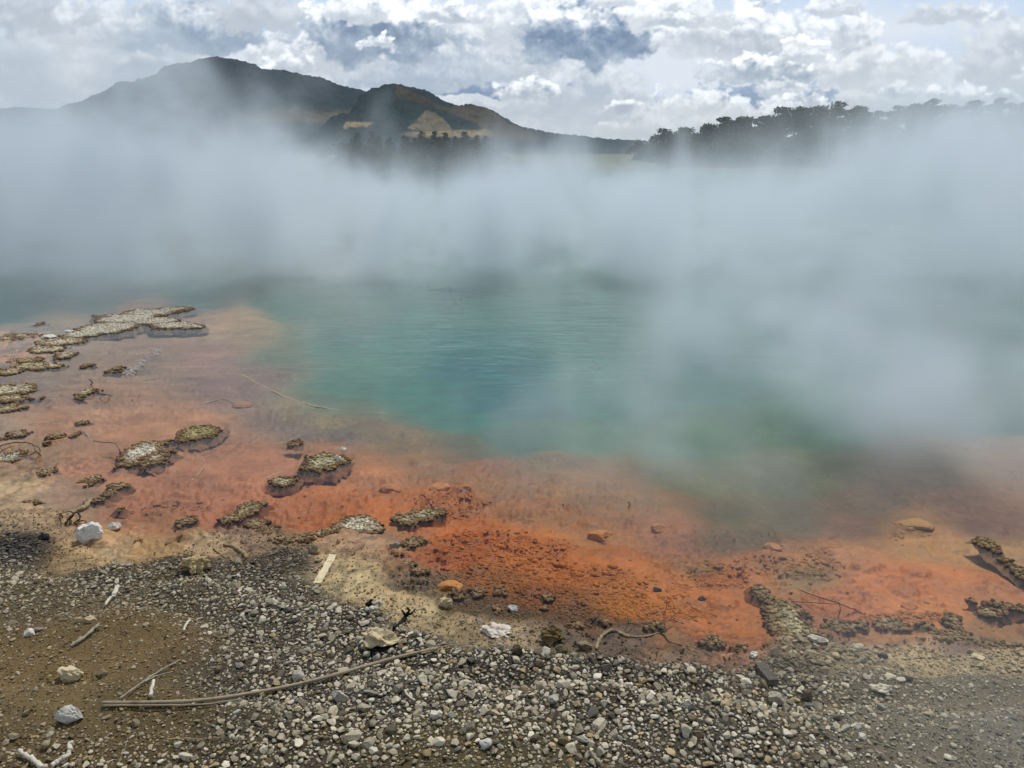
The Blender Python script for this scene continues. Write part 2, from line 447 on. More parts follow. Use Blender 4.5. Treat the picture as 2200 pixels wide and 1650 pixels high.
def ground_height(x, y, z):
    """Adds the relief: gravel lumps, algae flakes and coated stones on the shelf, the banks round the pool."""
    near = np.exp(-np.maximum(np.hypot(x, y) - 5, 0) / 6)
    land = sstep(z, 0.01, 0.04)
    shelf = sstep(z, -0.16, -0.05) * (1 - sstep(z, -0.004, 0.006))
    fl, ci = worley(x * 22 + 2.0 * fbm(x * 9, y * 9, 2, 5), y * 26, 21)
    flake = sstep(fl, 0.6, 0.25) * (ci > 0.45) * (0.4 + ci)
    patch = sstep(fbm(x * 1.8, y * 1.8, 3, 31), -0.15, 0.25)
    big, cb = worley(x * 5.5, y * 5.5, 41)
    cob = np.sqrt(np.clip(1 - (big / 0.36) ** 2, 0, 1)) * (cb > 0.80)
    r = shelf * near * (0.011 * flake * (0.25 + patch) + 0.02 * cob + 0.008 * fbm(x * 14, y * 14, 4, 51) + 0.016 * fbm(x * 3, y * 3, 3, 61))
    r = r + (1 - shelf) * (1 - land) * near * 0.004 * fbm(x * 12, y * 12, 4, 57) * sstep(z, -0.05, 0.0)
    crust = sstep(z, -0.006, 0.002) * (1 - land)
    r = r + crust * near * (0.007 * fbm(x * 11, y * 11, 4, 67, 0.6) + 0.004 * flake)
    r = r + land * near * (0.010 * fbm(x * 7, y * 7, 4, 71) + 0.012 * fbm(x * 1.7, y * 1.7, 2, 73))
    far = sstep(np.hypot(x - POOL_C[0], y - POOL_C[1]), POOL_R, POOL_R + 6)
    z = z + r
    return np.where(y > 8, z * (1 - far) + far * (0.7 + 0.6 * fbm(x / 15, y / 15, 3, 81)), z)


def ground_z(x, y):
    x, y = np.atleast_1d(np.asarray(x, float)), np.atleast_1d(np.asarray(y, float))
    _, z = survey(x, y)
    return ground_height(x, y, z)


def gp(px, py, lift=None):
    """Where the ray through a pixel meets the ground (or the water, lift = 0)."""
    d = px_dir(px, py)
    z = 0.0
    for _ in range(1 if lift is not None else 6):
        t = (z - CAM_H) / d.z
        x, y = d.x * t, d.y * t
        if lift is None:
            z = max(float(ground_z(x, y)[0]), -3)
    return Vector((x, y, lift if lift is not None else z))


def mpp(px, py):
    """Metres per photograph pixel at the ground there."""
    d = px_dir(px, py)
    t = -CAM_H / d.z
    c, s = math.cos(PITCH), math.sin(PITCH)
    return (d.y * t * c + CAM_H * s) / FPX


# ------------------------------------------------------------------ mesh helpers
def mesh_np(name, verts, faces, mat=None, smooth=True, color=None):
    """faces: int array (n, 3 or 4). color: per-vertex rgb."""
    me = bpy.data.meshes.new(name)
    verts = np.asarray(verts, np.float32)
    faces = np.asarray(faces, np.int32)
    nf, k = faces.shape
    me.vertices.add(len(verts))
    me.vertices.foreach_set("co", verts.ravel())
    me.loops.add(nf * k)
    me.loops.foreach_set("vertex_index", faces.ravel())
    me.polygons.add(nf)
    me.polygons.foreach_set("loop_start", np.arange(nf, dtype=np.int32) * k)
    me.polygons.foreach_set("loop_total", np.full(nf, k, np.int32))
    me.update(calc_edges=True)
    me.polygons.foreach_set("use_smooth", np.full(nf, smooth, bool))
    if color is not None:
        a = me.color_attributes.new("Col", 'FLOAT_COLOR', 'POINT')
        a.data.foreach_set("color", np.concatenate([np.asarray(color, np.float32), np.ones((len(verts), 1), np.float32)], 1).ravel())
    if mat:
        me.materials.append(mat)
    return me


def link(name, me, parent=None, kind=None, label=None, cat=None, group=None):
    o = bpy.data.objects.new(name, me)
    COL.objects.link(o)
    if parent:
        o.parent = parent
    for k, v in (("kind", kind), ("label", label), ("category", cat), ("group", group)):
        if v:
            o[k] = v
    return o


def grid_faces(nr, nc):
    i = np.arange(nr - 1)[:, None] * nc + np.arange(nc - 1)[None, :]
    return np.stack([i, i + 1, i + nc + 1, i + nc], -1).reshape(-1, 4)


def new_mat(name):
    m = bpy.data.materials.new(name)
    m.use_nodes = True
    m.node_tree.nodes.clear()
    n = NT(m.node_tree)
    o = n.new('ShaderNodeOutputMaterial')
    return m, n, o


def principled(n, o, base, rough=0.8, spec=0.3, bump=None, bstr=0.3, bdist=0.01):
    b = n.new('ShaderNodeBsdfPrincipled')
    n.put(b.inputs['Base Color'], base)
    n.put(b.inputs['Roughness'], rough)
    n.put(b.inputs['Specular IOR Level'], spec)
    if bump is not None:
        bp = n.new('ShaderNodeBump')
        bp.inputs['Strength'].default_value = bstr
        bp.inputs['Distance'].default_value = bdist
        n.put(bp.inputs['Height'], bump)
        n.put(b.inputs['Normal'], bp.outputs[0])
    n.nt.links.new(b.outputs[0], o.inputs['Surface'])
    return b


def attr(n, name="Col"):
    a = n.new('ShaderNodeAttribute', attribute_name=name)
    return a.outputs['Color']


# ------------------------------------------------------------------ ground mesh
def build_ground():
    m, n, o = new_mat("ground_surface")
    pos = n.new('ShaderNodeNewGeometry').outputs['Position']
    zc = n.sep(pos)[2]
    c = attr(n)
    n1 = n.noise(pos, 38, 6, 0.62)
    n2 = n.noise(pos, 7, 5, 0.6)
    c2 = n.mix(1.0, c, n.mix(n1, (0.62, 0.6, 0.58), (1.38, 1.38, 1.38)), 'MULTIPLY')
    c2 = n.mix(1.0, c2, n.mix(n2, (0.80, 0.76, 0.74), (1.2, 1.22, 1.22)), 'MULTIPLY')
    # dark specks of loose crust
    sp = n.ss(n.voro(pos, 85, 'F1', 1.0), 0.16, 0.30)
    c2 = n.mix(n.m('MULTIPLY', n.m('SUBTRACT', 1.0, sp), 0.45), c2, rgb(58, 40, 28))
    wet = n.ss(zc, 0.004, 0.02)
    hb = n.m('ADD', n.noise(pos, 60, 6, 0.65), n.m('MULTIPLY', n.voro(pos, 70, 'F1'), 0.6))
    principled(n, o, c2, n.lin(wet, 0, 1, 0.55, 0.9), 0.25, hb, 0.55, 0.006)
    Y = list(np.linspace(-25, -1.5, 8)) + list(np.linspace(-1.2, 1.1, 16))
    pys = np.arange(1935, 640, -2.9)
    for p in pys:
        d = px_dir(1100, p)
        Y.append(d.y * -CAM_H / d.z)
    Y = sorted(set(np.round(Y, 4)))
    y = Y[-1]
    while y < 9000:
        y *= 1.02 if y < 45 else 1.06
        Y.append(y)
    Y = np.array(Y)
    U = np.linspace(-1, 1, 1000)
    Wd = np.maximum(0.86 * Y + 0.95, 2.2)
    Wd = np.where(Y < -1, 25, Wd)
    X = U[None, :] * Wd[:, None]
    YY = np.repeat(Y[:, None], len(U), 1)
    col, z = survey(X, YY)
    far = sstep(np.hypot(X - POOL_C[0], YY - POOL_C[1]), POOL_R, POOL_R + 5) * (YY > 8)
    zz = ground_height(X, YY, z)
    shelf = sstep(z, -0.16, -0.04) * (1 - sstep(z, -0.003, 0.008))
    # gravelly dark patches and paler flats of the algae mat
    g = sstep(fbm(X * 2.6, YY * 2.6, 4, 91), -0.05, 0.45) * shelf
    wx_, wy_ = X + .03 * fbm(X * 12, YY * 12, 3, 33), YY + .03 * fbm(X * 12, YY * 12, 3, 34)
    fl, ci = worley(wx_ * 20, wy_ * 30, 23)
    f2, c2_ = worley(wx_ * 42, wy_ * 60, 29)
    mat_ = .40 * sstep(fl, .34, .62) * (ci > .25) + .28 * sstep(f2, .38, .6) - .10
    pxx, pyy = to_px(X, YY, z)
    pb = pebbly(X, YY, pxx, pyy) * shelf
    col *= (1 - .20 * pb)[..., None]
    col *= (1 - (g * mat_)[..., None] * np.array([.9, 1.1, 1.2]))
    col *= (1 + shelf * .30 * fbm(X * 3.2, YY * 8, 5, 97, .6))[..., None]
    fr = (sstep(z, -0.012, -0.002) * (1 - sstep(z, .012, .03)))
    pl, pc = worley(X * 17 + fbm(X * 9, YY * 9, 3, 11), YY * 17 + fbm(X * 9 + 5, YY * 9, 3, 13), 27)
    col *= (1 - fr * (.42 * sstep(pl, .35, .75) + .25 * (pc > .7)) + fr * .18)[..., None]
    v = (1 + 0.30 * fbm(X * 5, YY * 5, 5, 95, .6))[..., None]
    col = col * v
    grass = np.array(rgb(88, 92, 60))
    land = sstep(z, .012, .03)
    soil = np.clip(1.3 * np.exp(-(((pxx - 150) / 330) ** 2 + ((pyy - 1440) / 170) ** 2)) + sstep(pxx, 1650, 2000) + np.exp(-(((pxx - 1000) / 280) ** 2 + ((pyy - 1665) / 40) ** 2)), 0, 1)
    col *= (1 - .34 * land * (1 - soil) * (YY < 6))[..., None]
    col = col * (1 - far[..., None]) + far[..., None] * grass * v
    V = np.stack([X, YY, zz], -1).reshape(-1, 3)
    me = mesh_np("ground", V, grid_faces(len(Y), len(U)), m, True, np.clip(col, 0.004, 0.9).reshape(-1, 3))
    link("ground", me, kind="structure")


build_ground()
build_sky()


# ------------------------------------------------------------------ water
def build_water():
    m, n, o = new_mat("pool_water")
    pos = n.new('ShaderNodeNewGeometry').outputs['Position']
    pr = n.vm('MULTIPLY', pos, (0.7, 1.5, 1.0))
    h = n.m('ADD', n.noise(pr, 5.0, 3, 0.55, 0.6), n.m('MULTIPLY', n.noise(pr, 0.9, 2, 0.5), 1.6))
    px_, py_, pz_ = n.sep(pos)
    calm = n.ss(py_, 3.0, 7.5)
    bp = n.new('ShaderNodeBump')
    n.put(bp.inputs['Strength'], n.lin(calm, 0, 1, 0.04, 0.19))
    bp.inputs['Distance'].default_value = 0.03
    n.put(bp.inputs['Height'], h)
    fr = n.new('ShaderNodeFresnel')
    fr.inputs['IOR'].default_value = 1.33
    n.put(fr.inputs['Normal'], bp.outputs[0])
    tr = n.new('ShaderNodeBsdfTransparent')
    tr.inputs[0].default_value = (0.93, 0.97, 0.96, 1)
    gl = n.new('ShaderNodeBsdfGlossy')
    gl.inputs['Roughness'].default_value = 0.06
    n.put(gl.inputs['Normal'], bp.outputs[0])
    mx = n.new('ShaderNodeMixShader')
    n.put(mx.inputs[0], n.m('MINIMUM', fr.outputs[0], 0.75))
    n.nt.links.new(tr.outputs[0], mx.inputs[1])
    n.nt.links.new(gl.outputs[0], mx.inputs[2])
    n.nt.links.new(mx.outputs[0], o.inputs['Surface'])
    rings, seg = 24, 96
    V, F = [(POOL_C[0], POOL_C[1], 0)], []
    R = POOL_R + 6
    for i in range(1, rings + 1):
        for j in range(seg):
            a = 2 * math.pi * j / seg
            V.append((POOL_C[0] + R * 1.15 * i / rings * math.cos(a), POOL_C[1] + R * i / rings * math.sin(a), 0))
    for i in range(1, rings):
        for j in range(seg):
            a, b = 1 + (i - 1) * seg + j, 1 + (i - 1) * seg + (j + 1) % seg
            F.append((a, a + seg, b + seg, b))
    me = bpy.data.meshes.new("water")
    me.from_pydata(V, [], F + [(0, 1 + j, 1 + (j + 1) % seg) for j in range(seg)])
    me.materials.append(m)
    link("water", me, kind="structure")


build_water()


# ------------------------------------------------------------------ steam over the pool
# plumes: centre x, y, z; radii x, y, z; strength (per metre)
PLUMES = [
    (-14.5, 20, 0.8, 4.4, 5.5, 1.6, .46), (-8.6, 20, 0.5, 2.6, 5.5, 1.25, .46), (-4.9, 19, 0.2, 1.7, 5, 1.15, .44), (-2.2, 20, -0.5, 2.0, 6, 0.9, .38),
    (0.6, 20, 0.15, 1.7, 6, 1.15, .46), (3.2, 20, -0.05, 2.4, 6, 1.15, .44), (6.9, 20, -0.5, 2.5, 6, 0.9, .36), (10.8, 19, 0.3, 2.0, 5.5, 1.25, .44),
    (14.5, 19, 0.7, 3.6, 5.5, 1.5, .42), (-22, 25, 0.6, 8, 7, 1.9, .30), (22, 25, 0.7, 8, 7, 2.0, .30), (0, 29, -0.5, 22, 5, .75, .24),
    (-9.8, 14, 1.8, 1.4, 1.6, 1.3, .26), (11.2, 14, 1.9, 1.4, 1.6, 1.3, .20),
    (5.0, 9.0, 0.5, 2.1, 2.6, 1.1, .21), (2.6, 5.6, 0.15, 1.3, 1.2, 0.6, .46), (-6.5, 11.5, 0.2, 4.5, 3.0, 0.8, .12), (3.4, 12.5, 0.2, 3.0, 2.2, 0.6, .10),
    (1.6, 2.0, 0.35, 0.65, 0.45, 0.4, .14), (8.5, 9.0, 0.9, 2.8, 3.6, 1.5, .15), (4.2, 5.2, 0.2, 1.4, 1.0, 0.4, .18), (0.2, 5.6, 0.1, 0.9, 0.6, 0.3, .13), (1.3, 4.4, 0.12, 1.0, 0.7, 0.36, .75), (1.9, 4.7, 0.2, 1.2, 0.8, 0.42, .55), (3.4, 4.5, 0.2, 1.2, 0.8, 0.35, .40), (2.6, 7.5, 0.3, 1.8, 1.6, 0.7, .14),
]


def build_steam():
    m = bpy.data.materials.new("steam_vapour")
    m.use_nodes = True
    m.node_tree.nodes.clear()
    n = NT(m.node_tree)
    o = n.new('ShaderNodeOutputMaterial')
    pv = n.new('ShaderNodeVolumePrincipled')
    pv.inputs['Color'].default_value = (0.85, 0.92, 0.965, 1)
    pv.inputs['Anisotropy'].default_value = 0.25
    pv.inputs['Density'].default_value = 1.0
    n.nt.links.new(pv.outputs[0], o.inputs['Volume'])
    g = bpy.data.node_groups.new("steam_density", 'GeometryNodeTree')
    g.interface.new_socket("Geometry", in_out='OUTPUT', socket_type='NodeSocketGeometry')
    n = NT(g)
    pos = n.new('GeometryNodeInputPosition').outputs[0]
    x, y, z = n.sep(pos)
    wv = n.vm('SCALE', n.vm('SUBTRACT', n.noise(n.vm('MULTIPLY', pos, (1.2, 0.8, 0.55)), 0.46, 5, 0.6, col=True), (0.5, 0.5, 0.5)), None)
    wv.node.inputs['Scale'].default_value = 3.2
    q = n.vm('ADD', pos, n.vm('MULTIPLY', wv, (0.9, 0.9, 1.0)))
    tot = None
    for (cx, cy_, cz, rx, ry, rz, st) in PLUMES:
        v = n.vm('MULTIPLY', n.vm('SUBTRACT', q, (cx, cy_, cz)), (1 / rx, 1 / ry, 1 / rz))
        e = n.m('EXPONENT', n.m('MULTIPLY', n.vm('DOT_PRODUCT', v, v, out=1), -1.0))
        tot = n.m('MULTIPLY', e, st) if tot is None else n.m('MULTIPLY_ADD', e, st, tot)
    # a thin even layer that hugs the water
    lay = n.m('MULTIPLY', n.m('EXPONENT', n.m('MULTIPLY', z, -1.1)), n.m('MULTIPLY', n.ss(y, 7.0, 15.0), 0.06))
    tot = n.m('ADD', tot, lay)
    nz = n.noise(n.vm('MULTIPLY', q, (1.25, 0.5, 0.75)), 0.70, 6, 0.64)
    body = n.ss(nz, 0.42, 0.60, 0.02, 2.2)
    dens = n.m('MULTIPLY', tot, body)

    def bump(c, wd, a):
        t = n.m('DIVIDE', n.m('SUBTRACT', x, c), wd)
        return n.m('MULTIPLY', n.m('EXPONENT', n.m('MULTIPLY', n.m('MULTIPLY', t, t), -1.0)), a)
    # ragged wisps that rise off the near edge of the bank, in a thin drifting sheet
    top = 1.4
    for (c, wd, a_) in ((-5.0, 1.2, 2.3), (-3.0, .55, 2.0), (-1.95, .3, 1.3), (-.25, .45, 1.1), (1.8, .9, .6), (2.6, .4, 1.4), (3.7, .4, .9), (5.2, .9, 1.6), (-7.6, 1.9, 2.6), (7.8, 1.8, 1.8)):
        top = n.m('ADD', bump(c, wd, a_), top)
    yw = n.m('DIVIDE', n.m('SUBTRACT', n.m('MULTIPLY_ADD', n.noise(pos, 0.25, 2, .5), 5.0, y), 14.6), 0.85)
    sheet = n.m('EXPONENT', n.m('MULTIPLY', n.m('MULTIPLY', yw, yw), -1.0))
    zq = n.sep(q)[2]
    fade = n.ss(n.m('SUBTRACT', top, zq), 0.0, 1.9)
    n2 = n.noise(n.vm('MULTIPLY', n.vm('ADD', q, (7.0, 0, 3.0)), (1.0, 0.45, 0.7)), 1.05, 7, 0.62)
    dens = n.m('ADD', dens, n.m('MULTIPLY', n.m('MULTIPLY', sheet, fade), n.ss(n2, 0.43, 0.61, 0.0, 1.4)))
    dens = n.m('MAXIMUM', n.m('SUBTRACT', dens, 0.006), 0.0)
    vc = n.new('GeometryNodeVolumeCube')
    n.put(vc.inputs['Density'], dens)
    vc.inputs['Background'].default_value = 0.0
    vc.inputs['Min'].default_value = (-30, 1.2, 0.012)
    vc.inputs['Max'].default_value = (30, 38, 5.6)
    vc.inputs['Resolution X'].default_value = 400
    vc.inputs['Resolution Y'].default_value = 200
    vc.inputs['Resolution Z'].default_value = 66
    sm = n.new('GeometryNodeSetMaterial')
    n.nt.links.new(vc.outputs[0], sm.inputs['Geometry'])
    sm.inputs['Material'].default_value = m
    go = n.new('NodeGroupOutput')
    n.nt.links.new(sm.outputs[0], go.inputs[0])
    me = bpy.data.meshes.new("steam")
    me.materials.append(m)
    o = link("steam", me, kind="stuff")
    md = o.modifiers.new("steam_density", 'NODES')
    md.node_group = g


build_steam()


# ------------------------------------------------------------------ hills
def in_poly(u, v, poly):
    r = np.zeros(u.shape, bool)
    j = len(poly) - 1
    for i in range(len(poly)):
        (x1, y1), (x2, y2) = poly[i], poly[j]
        r ^= ((y1 > v) != (y2 > v)) & (u < (x2 - x1) * (v - y1) / (y2 - y1 + 1e-9) + x1)
        j = i
    return r


def hill_mat():
    m, n, o = new_mat("hill_cover")
    pos = n.new('ShaderNodeNewGeometry').outputs['Position']
    t = n.ss(n.noise(pos, 0.05, 6, 0.75), .32, .68)
    c = n.mix(1.0, attr(n), n.mix(t, (0.55, 0.57, 0.6), (1.4, 1.36, 1.32)), 'MULTIPLY')
    principled(n, o, c, 0.95, 0.05)
    return m


HILLM = hill_mat()


def hill(name, prof, D, depth, seed, cover, bump, p=1.15):
    px = np.arange(prof[0][0], prof[-1][0] + 1, 2.0)
    py = np.interp(px, [a for a, _ in prof], [b for _, b in prof])
    c, s = math.cos(PITCH), math.sin(PITCH)
    dy = c + (825 - py) / FPX * s
    dz = -s + (825 - py) / FPX * c
    dx = (px - 1100) / FPX
    t = np.concatenate([[-0.25, -0.12, -0.04], np.linspace(0, 1, 110) ** 1.3])
    x0, z0 = D * dx / dy, np.maximum(CAM_H + D * dz / dy, 0.0)
    T = t[:, None]
    X = np.repeat(x0[None, :], len(t), 0)
    Y = D - depth * T + 0 * X
    fall = np.where(T < 0, 1 + 1.2 * T, np.clip(1 - T, 0, 1) ** p)
    gul = fbm(X / (D * .05), Y / (D * .12), 5, seed)
    Z = z0[None, :] * fall * (1 + 0.42 * gul * np.clip(T * 5, 0, 1))
    Z = Z + bump * np.abs(fbm(X / (bump * 1.6), Y / (bump * 1.6), 3, seed + 5)) * np.clip(Z / 20, 0, 1)
    u, v = to_px(X, Y, Z)
    col = cover(u, v, X, Y)
    V = np.stack([X, Y, Z - 0.5], -1).reshape(-1, 3)
    me = mesh_np(name, V, grid_faces(len(t), len(px)), HILLM, True, col.reshape(-1, 3))
    link(name, me, kind="structure")


FOREST, FOREST2, PASTURE, DRY = (np.array(rgb(*c)) for c in ((42, 56, 60), (22, 42, 46), (104, 98, 78), (168, 150, 112)))  # forest tones tinted blue in the colour to stand in for distance haze


def cover_far(u, v, X, Y):
    f = sstep(fbm(X / 90, Y / 160, 4, 5), -0.3, 0.4)[..., None]
    c = FOREST * (1 - f) + FOREST2 * 1.1 * f
    d = v + 9 * fbm(u / 60, v / 20, 3, 9)
    low = (sstep(d, 234, 244) * (1 - sstep(d, 262, 270)) * sstep(u, 470, 560))[..., None]
    return c * (1 - low) + PASTURE * .62 * low


def cover_near(u, v, X, Y):
    f = sstep(fbm(X / 40, Y / 80, 4, 15), -0.2, 0.4)[..., None]
    c = FOREST2 * (1 - f) + np.array(rgb(30, 50, 50)) * f
    uu, vv = u + 5 * fbm(u / 25, v / 20, 3, 19), v + 3 * fbm(u / 25, v / 20, 3, 29)

    def paint(poly, k):
        c[in_poly(uu, vv, poly)] = k
    paint([(980, 222), (1045, 228), (1090, 262), (1180, 300), (1060, 300), (1020, 262), (960, 240)], PASTURE * .45)
    paint([(850, 180), (905, 205), (935, 222), (975, 235), (960, 240), (880, 216), (850, 210)], PASTURE * .36)
    paint([(912, 236), (932, 240), (965, 268), (972, 288), (872, 276), (896, 258)], PASTURE * .95)
    paint([(740, 262), (800, 262), (790, 272), (740, 274)], DRY * .55)
    low = (sstep(v + 5 * fbm(u / 60, v / 10, 3, 39), 279, 284) * (1 - sstep(v, 291, 296)) * sstep(u, 850, 900) * (1 - sstep(u, 1030, 1070)))[..., None]
    return c * (1 - low) + DRY * .6 * low


hill("far_hill", [(-700, 268), (-300, 250), (0, 235), (60, 232), (120, 240), (200, 238), (270, 222), (330, 190), (380, 158), (430, 128), (455, 122), (500, 127),
                  (545, 138), (565, 150), (610, 152), (650, 162), (690, 168), (730, 184), (780, 196), (840, 215), (940, 240), (1060, 262), (1200, 290), (1320, 303), (1500, 318), (1800, 322)],
     2600, 1200, 3, cover_far, 9)
hill("near_hill", [(700, 318), (745, 262), (775, 205), (800, 192), (830, 184), (850, 181), (885, 188), (925, 200), (950, 216), (985, 228), (1020, 226), (1045, 232), (1085, 255), (1120, 275), (1160, 293),
                   (1230, 304), (1340, 310), (1480, 322)], 1700, 560, 8, cover_near, 6)


def right_bank():
    """The bush-covered rise beyond the pool."""
    xs, ys = np.linspace(8, 190, 120), np.linspace(60, 190, 70)
    X, Y = np.meshgrid(xs, ys)
    r = sstep(X - 0.10 * (Y - 60), 10, 62) * sstep(Y, 66, 96)
    Z = 0.4 + 5.2 * r * (1 + 0.3 * fbm(X / 14, Y / 14, 3, 3)) - 2.0 * sstep(r, 0.02, 0.0)
    c = np.array(rgb(58, 64, 46)) * (1 + 0.4 * fbm(X / 6, Y / 6, 3, 5))[..., None]
    me = mesh_np("rise", np.stack([X, Y, Z], -1).reshape(-1, 3), grid_faces(len(ys), len(xs)), HILLM, True, c.reshape(-1, 3))
    link("rise", me, kind="structure")
    return lambda x, y: 0.4 + 5.2 * float(sstep(np.array(x - 0.10 * (y - 60)), 10, 62) * sstep(np.array(y), 66, 96))


RISE = right_bank()


# ------------------------------------------------------------------ trees
def leaf_mat(name, a, b):
    m, n, o = new_mat(name)
    geo = n.new('ShaderNodeNewGeometry')
    r = geo.outputs['Random Per Island']
    c = n.mix(r, a, b)
    d = n.new('ShaderNodeBsdfDiffuse')
    n.put(d.inputs[0], c)
    t = n.new('ShaderNodeBsdfTranslucent')
    n.put(t.inputs[0], c)
    mx = n.new('ShaderNodeMixShader')
    mx.inputs[0].default_value = 0.25
    n.nt.links.new(d.outputs[0], mx.inputs[1])
    n.nt.links.new(t.outputs[0], mx.inputs[2])
    n.nt.links.new(mx.outputs[0], o.inputs['Surface'])
    return m


LEAF_BUSH = leaf_mat("bush_leaf", rgb(46, 58, 40), rgb(84, 96, 62))
LEAF_PINE = leaf_mat("pine_needle", rgb(34, 52, 36), rgb(70, 86, 54))


def bark_mat():
    m, n, o = new_mat("bark")
    pos = n.new('ShaderNodeTexCoord').outputs['Object']
    principled(n, o, n.mix(n.noise(pos, 5, 4), rgb(60, 52, 44), rgb(110, 100, 88)), 0.95, 0.1)
    return m


BARK = bark_mat()


def tube(points, radii, seg=8, twist=0.0, cap=True, squash=1.0):
    """Vertices and quads of a tube swept along points (numpy), ends closed with small fans of quads."""
    P = np.array([tuple(p) for p in points], float)
    T = np.gradient(P, axis=0)
    T /= np.linalg.norm(T, axis=1, keepdims=True) + 1e-12
    up = np.array([0, 0, 1.0])
    V = []
    for i in range(len(P)):
        ref = up if abs(T[i] @ up) < 0.9 else np.array([1.0, 0, 0])
        a = np.cross(T[i], ref)
        a /= np.linalg.norm(a)
        b = np.cross(a, T[i])
        for j in range(seg):
            t = 2 * math.pi * j / seg + twist * i
            V.append(P[i] + radii[i] * (math.cos(t) * a + squash * math.sin(t) * b))
    F = []
    for i in range(len(P) - 1):
        for j in range(seg):
            F.append((i * seg + j, i * seg + (j + 1) % seg, (i + 1) * seg + (j + 1) % seg, (i + 1) * seg + j))
    if cap:
        for base in (0, (len(P) - 1) * seg):
            k = len(V)
            V.append(np.mean(V[base:base + seg], 0))
            for j in range(0, seg, 2):
                q = (base + j, base + (j + 1) % seg, base + (j + 2) % seg, k)
                F.append(q if base else q[::-1])
    return np.array(V), np.array(F)


def merge(parts):
    V, F, k = [], [], 0
    for v, f in parts:
        V.append(v)
        F.append(np.asarray(f) + k)
        k += len(v)
    return np.concatenate(V), np.concatenate(F)


def leaf_cloud(centres, radii, per, size, rng, flat=0.7):
    Vs = []
    for (c, r) in zip(centres, radii):
        k = int(per * (r ** 2))
        d = rng.normal(size=(k, 3))
        d /= np.linalg.norm(d, axis=1, keepdims=True)
        pos = np.array(c) + d * (r * rng.uniform(0.55, 1.08, (k, 1))) * np.array([1, 1, flat])
        a = rng.normal(size=(k, 3))
        a /= np.linalg.norm(a, axis=1, keepdims=True)
        b = np.cross(a, rng.normal(size=(k, 3)))
        b /= np.linalg.norm(b, axis=1, keepdims=True)
        sz = size * rng.uniform(0.5, 1.25, (k, 1))
        Vs.append(np.stack([pos + a * sz, pos + b * sz * .6, pos - a * sz, pos - b * sz * .6], 1).reshape(-1, 3))
    V = np.concatenate(Vs)
    return V, np.arange(len(V)).reshape(-1, 4)


def make_tree(kind, seed):
    rng = np.random.default_rng(seed)
    if kind == 'bush':
        h = 7.0
        lean = rng.normal(size=2) * 0.35
        trunk = [(lean[0] * t * t, lean[1] * t * t, h * 0.8 * t) for t in np.linspace(0, 1, 7)]
        parts = [tube(trunk, np.linspace(.2, .07, 7))]
        cs, rs = [], []
        for k in range(46):
            a = rng.uniform(0, 6.28)
            r = rng.uniform(.1, 2.9)
            z = h * (1.0 - 0.05 * r * r) * (1 - rng.uniform(0, .86) * (k > 15)) - rng.uniform(0, 1.2)
            tip = np.array([r * math.cos(a), r * math.sin(a), z])
            st = np.array(trunk[int(rng.integers(2, 6))])
            parts.append(tube([st, (st + tip) / 2 + (0, 0, .15), tip], [.08, .05, .02], 5))
            cs.append(tip)
            rs.append(rng.uniform(.5, 1.2))
        leaf = leaf_cloud(cs, rs, 130, 0.2, rng, .6)
        lm = LEAF_BUSH
    else:
        h = 8.0
        parts = [tube([(0, 0, h * t) for t in np.linspace(0, 1, 7)], np.linspace(.17, .02, 7))]
        cs, rs = [], []
        for z in np.arange(1.0, h, 0.42):
            R = 1.65 * (1 - z / (h + .2)) ** .8 + .12
            for k in range(int(4 + 3 * R)):
                a = rng.uniform(0, 6.28)
                r = R * rng.uniform(.35, 1.0)
                tip = np.array([r * math.cos(a), r * math.sin(a), z - .18 * r + rng.normal() * .12])
                parts.append(tube([(0, 0, z + .1), tip], [.03, .01], 4))
                cs.append(tip)
                rs.append(rng.uniform(.28, .5))
        leaf = leaf_cloud(cs, rs, 170, 0.13, rng, .6)
        lm = LEAF_PINE
    v, f = merge(parts)
    return mesh_np("trunk", v, f, BARK), mesh_np("crown", leaf[0], leaf[1], lm, False)


TREES = {k: [make_tree(k, s_) for s_ in ss_] for k, ss_ in (('bush', (1, 2, 3)), ('pine', (4, 5)))}


def plant(kind, name, var, px, top, D, label, group, wide=1.0):
    tm, cm = TREES[kind][var % len(TREES[kind])]
    d = px_dir(px, top)
    t = D / d.y
    x, zt = d.x * t, CAM_H + d.z * t
    z0 = RISE(x, D) - 0.3 if kind == 'bush' else 0.6
    h = max(zt - z0, 2.0)
    o = link(name, None, label=label, cat=name.split("_")[-1], group=group)
    o.location = (x, D, z0)
    sc_ = h / (7.4 if kind == 'bush' else 8.2)
    o.scale = (sc_ * wide, sc_ * wide, sc_)
    o.rotation_euler.z = random.uniform(0, 6.28)
    link("trunk", tm, o)
    link("crown", cm, o)


ORD = ["first", "second", "third", "fourth", "fifth", "sixth", "seventh", "eighth", "ninth", "tenth", "eleventh", "twelfth", "thirteenth", "fourteenth",
       "fifteenth", "sixteenth", "seventeenth", "eighteenth", "nineteenth", "twentieth", "twenty-first", "twenty-second", "twenty-third", "twenty-fourth"]
BUSH = [(1375, 300, 104), (1425, 278, 100), (1470, 272, 98), (1520, 258, 92), (1560, 248, 96), (1598, 246, 90), (1640, 240, 96), (1682, 232, 90), (1722, 226, 94), (1762, 214, 88),
        (1800, 212, 94), (1845, 226, 98), (1888, 228, 92), (1930, 222, 94), (1968, 212, 90), (2008, 204, 94), (2052, 218, 98), (2100, 214, 92), (2150, 208, 96), (2200, 214, 92), (2262, 206, 96), (2340, 200, 98)]
for i_, (px_, top_, D_) in enumerate(BUSH):
    plant('bush', "bush_tree", i_, px_, top_ + random.uniform(-4, 9), D_, f"dark spreading bush tree on the misty rise, {ORD[i_]} along its skyline", "bush trees on the rise beyond the pool", random.uniform(1.1, 1.55))
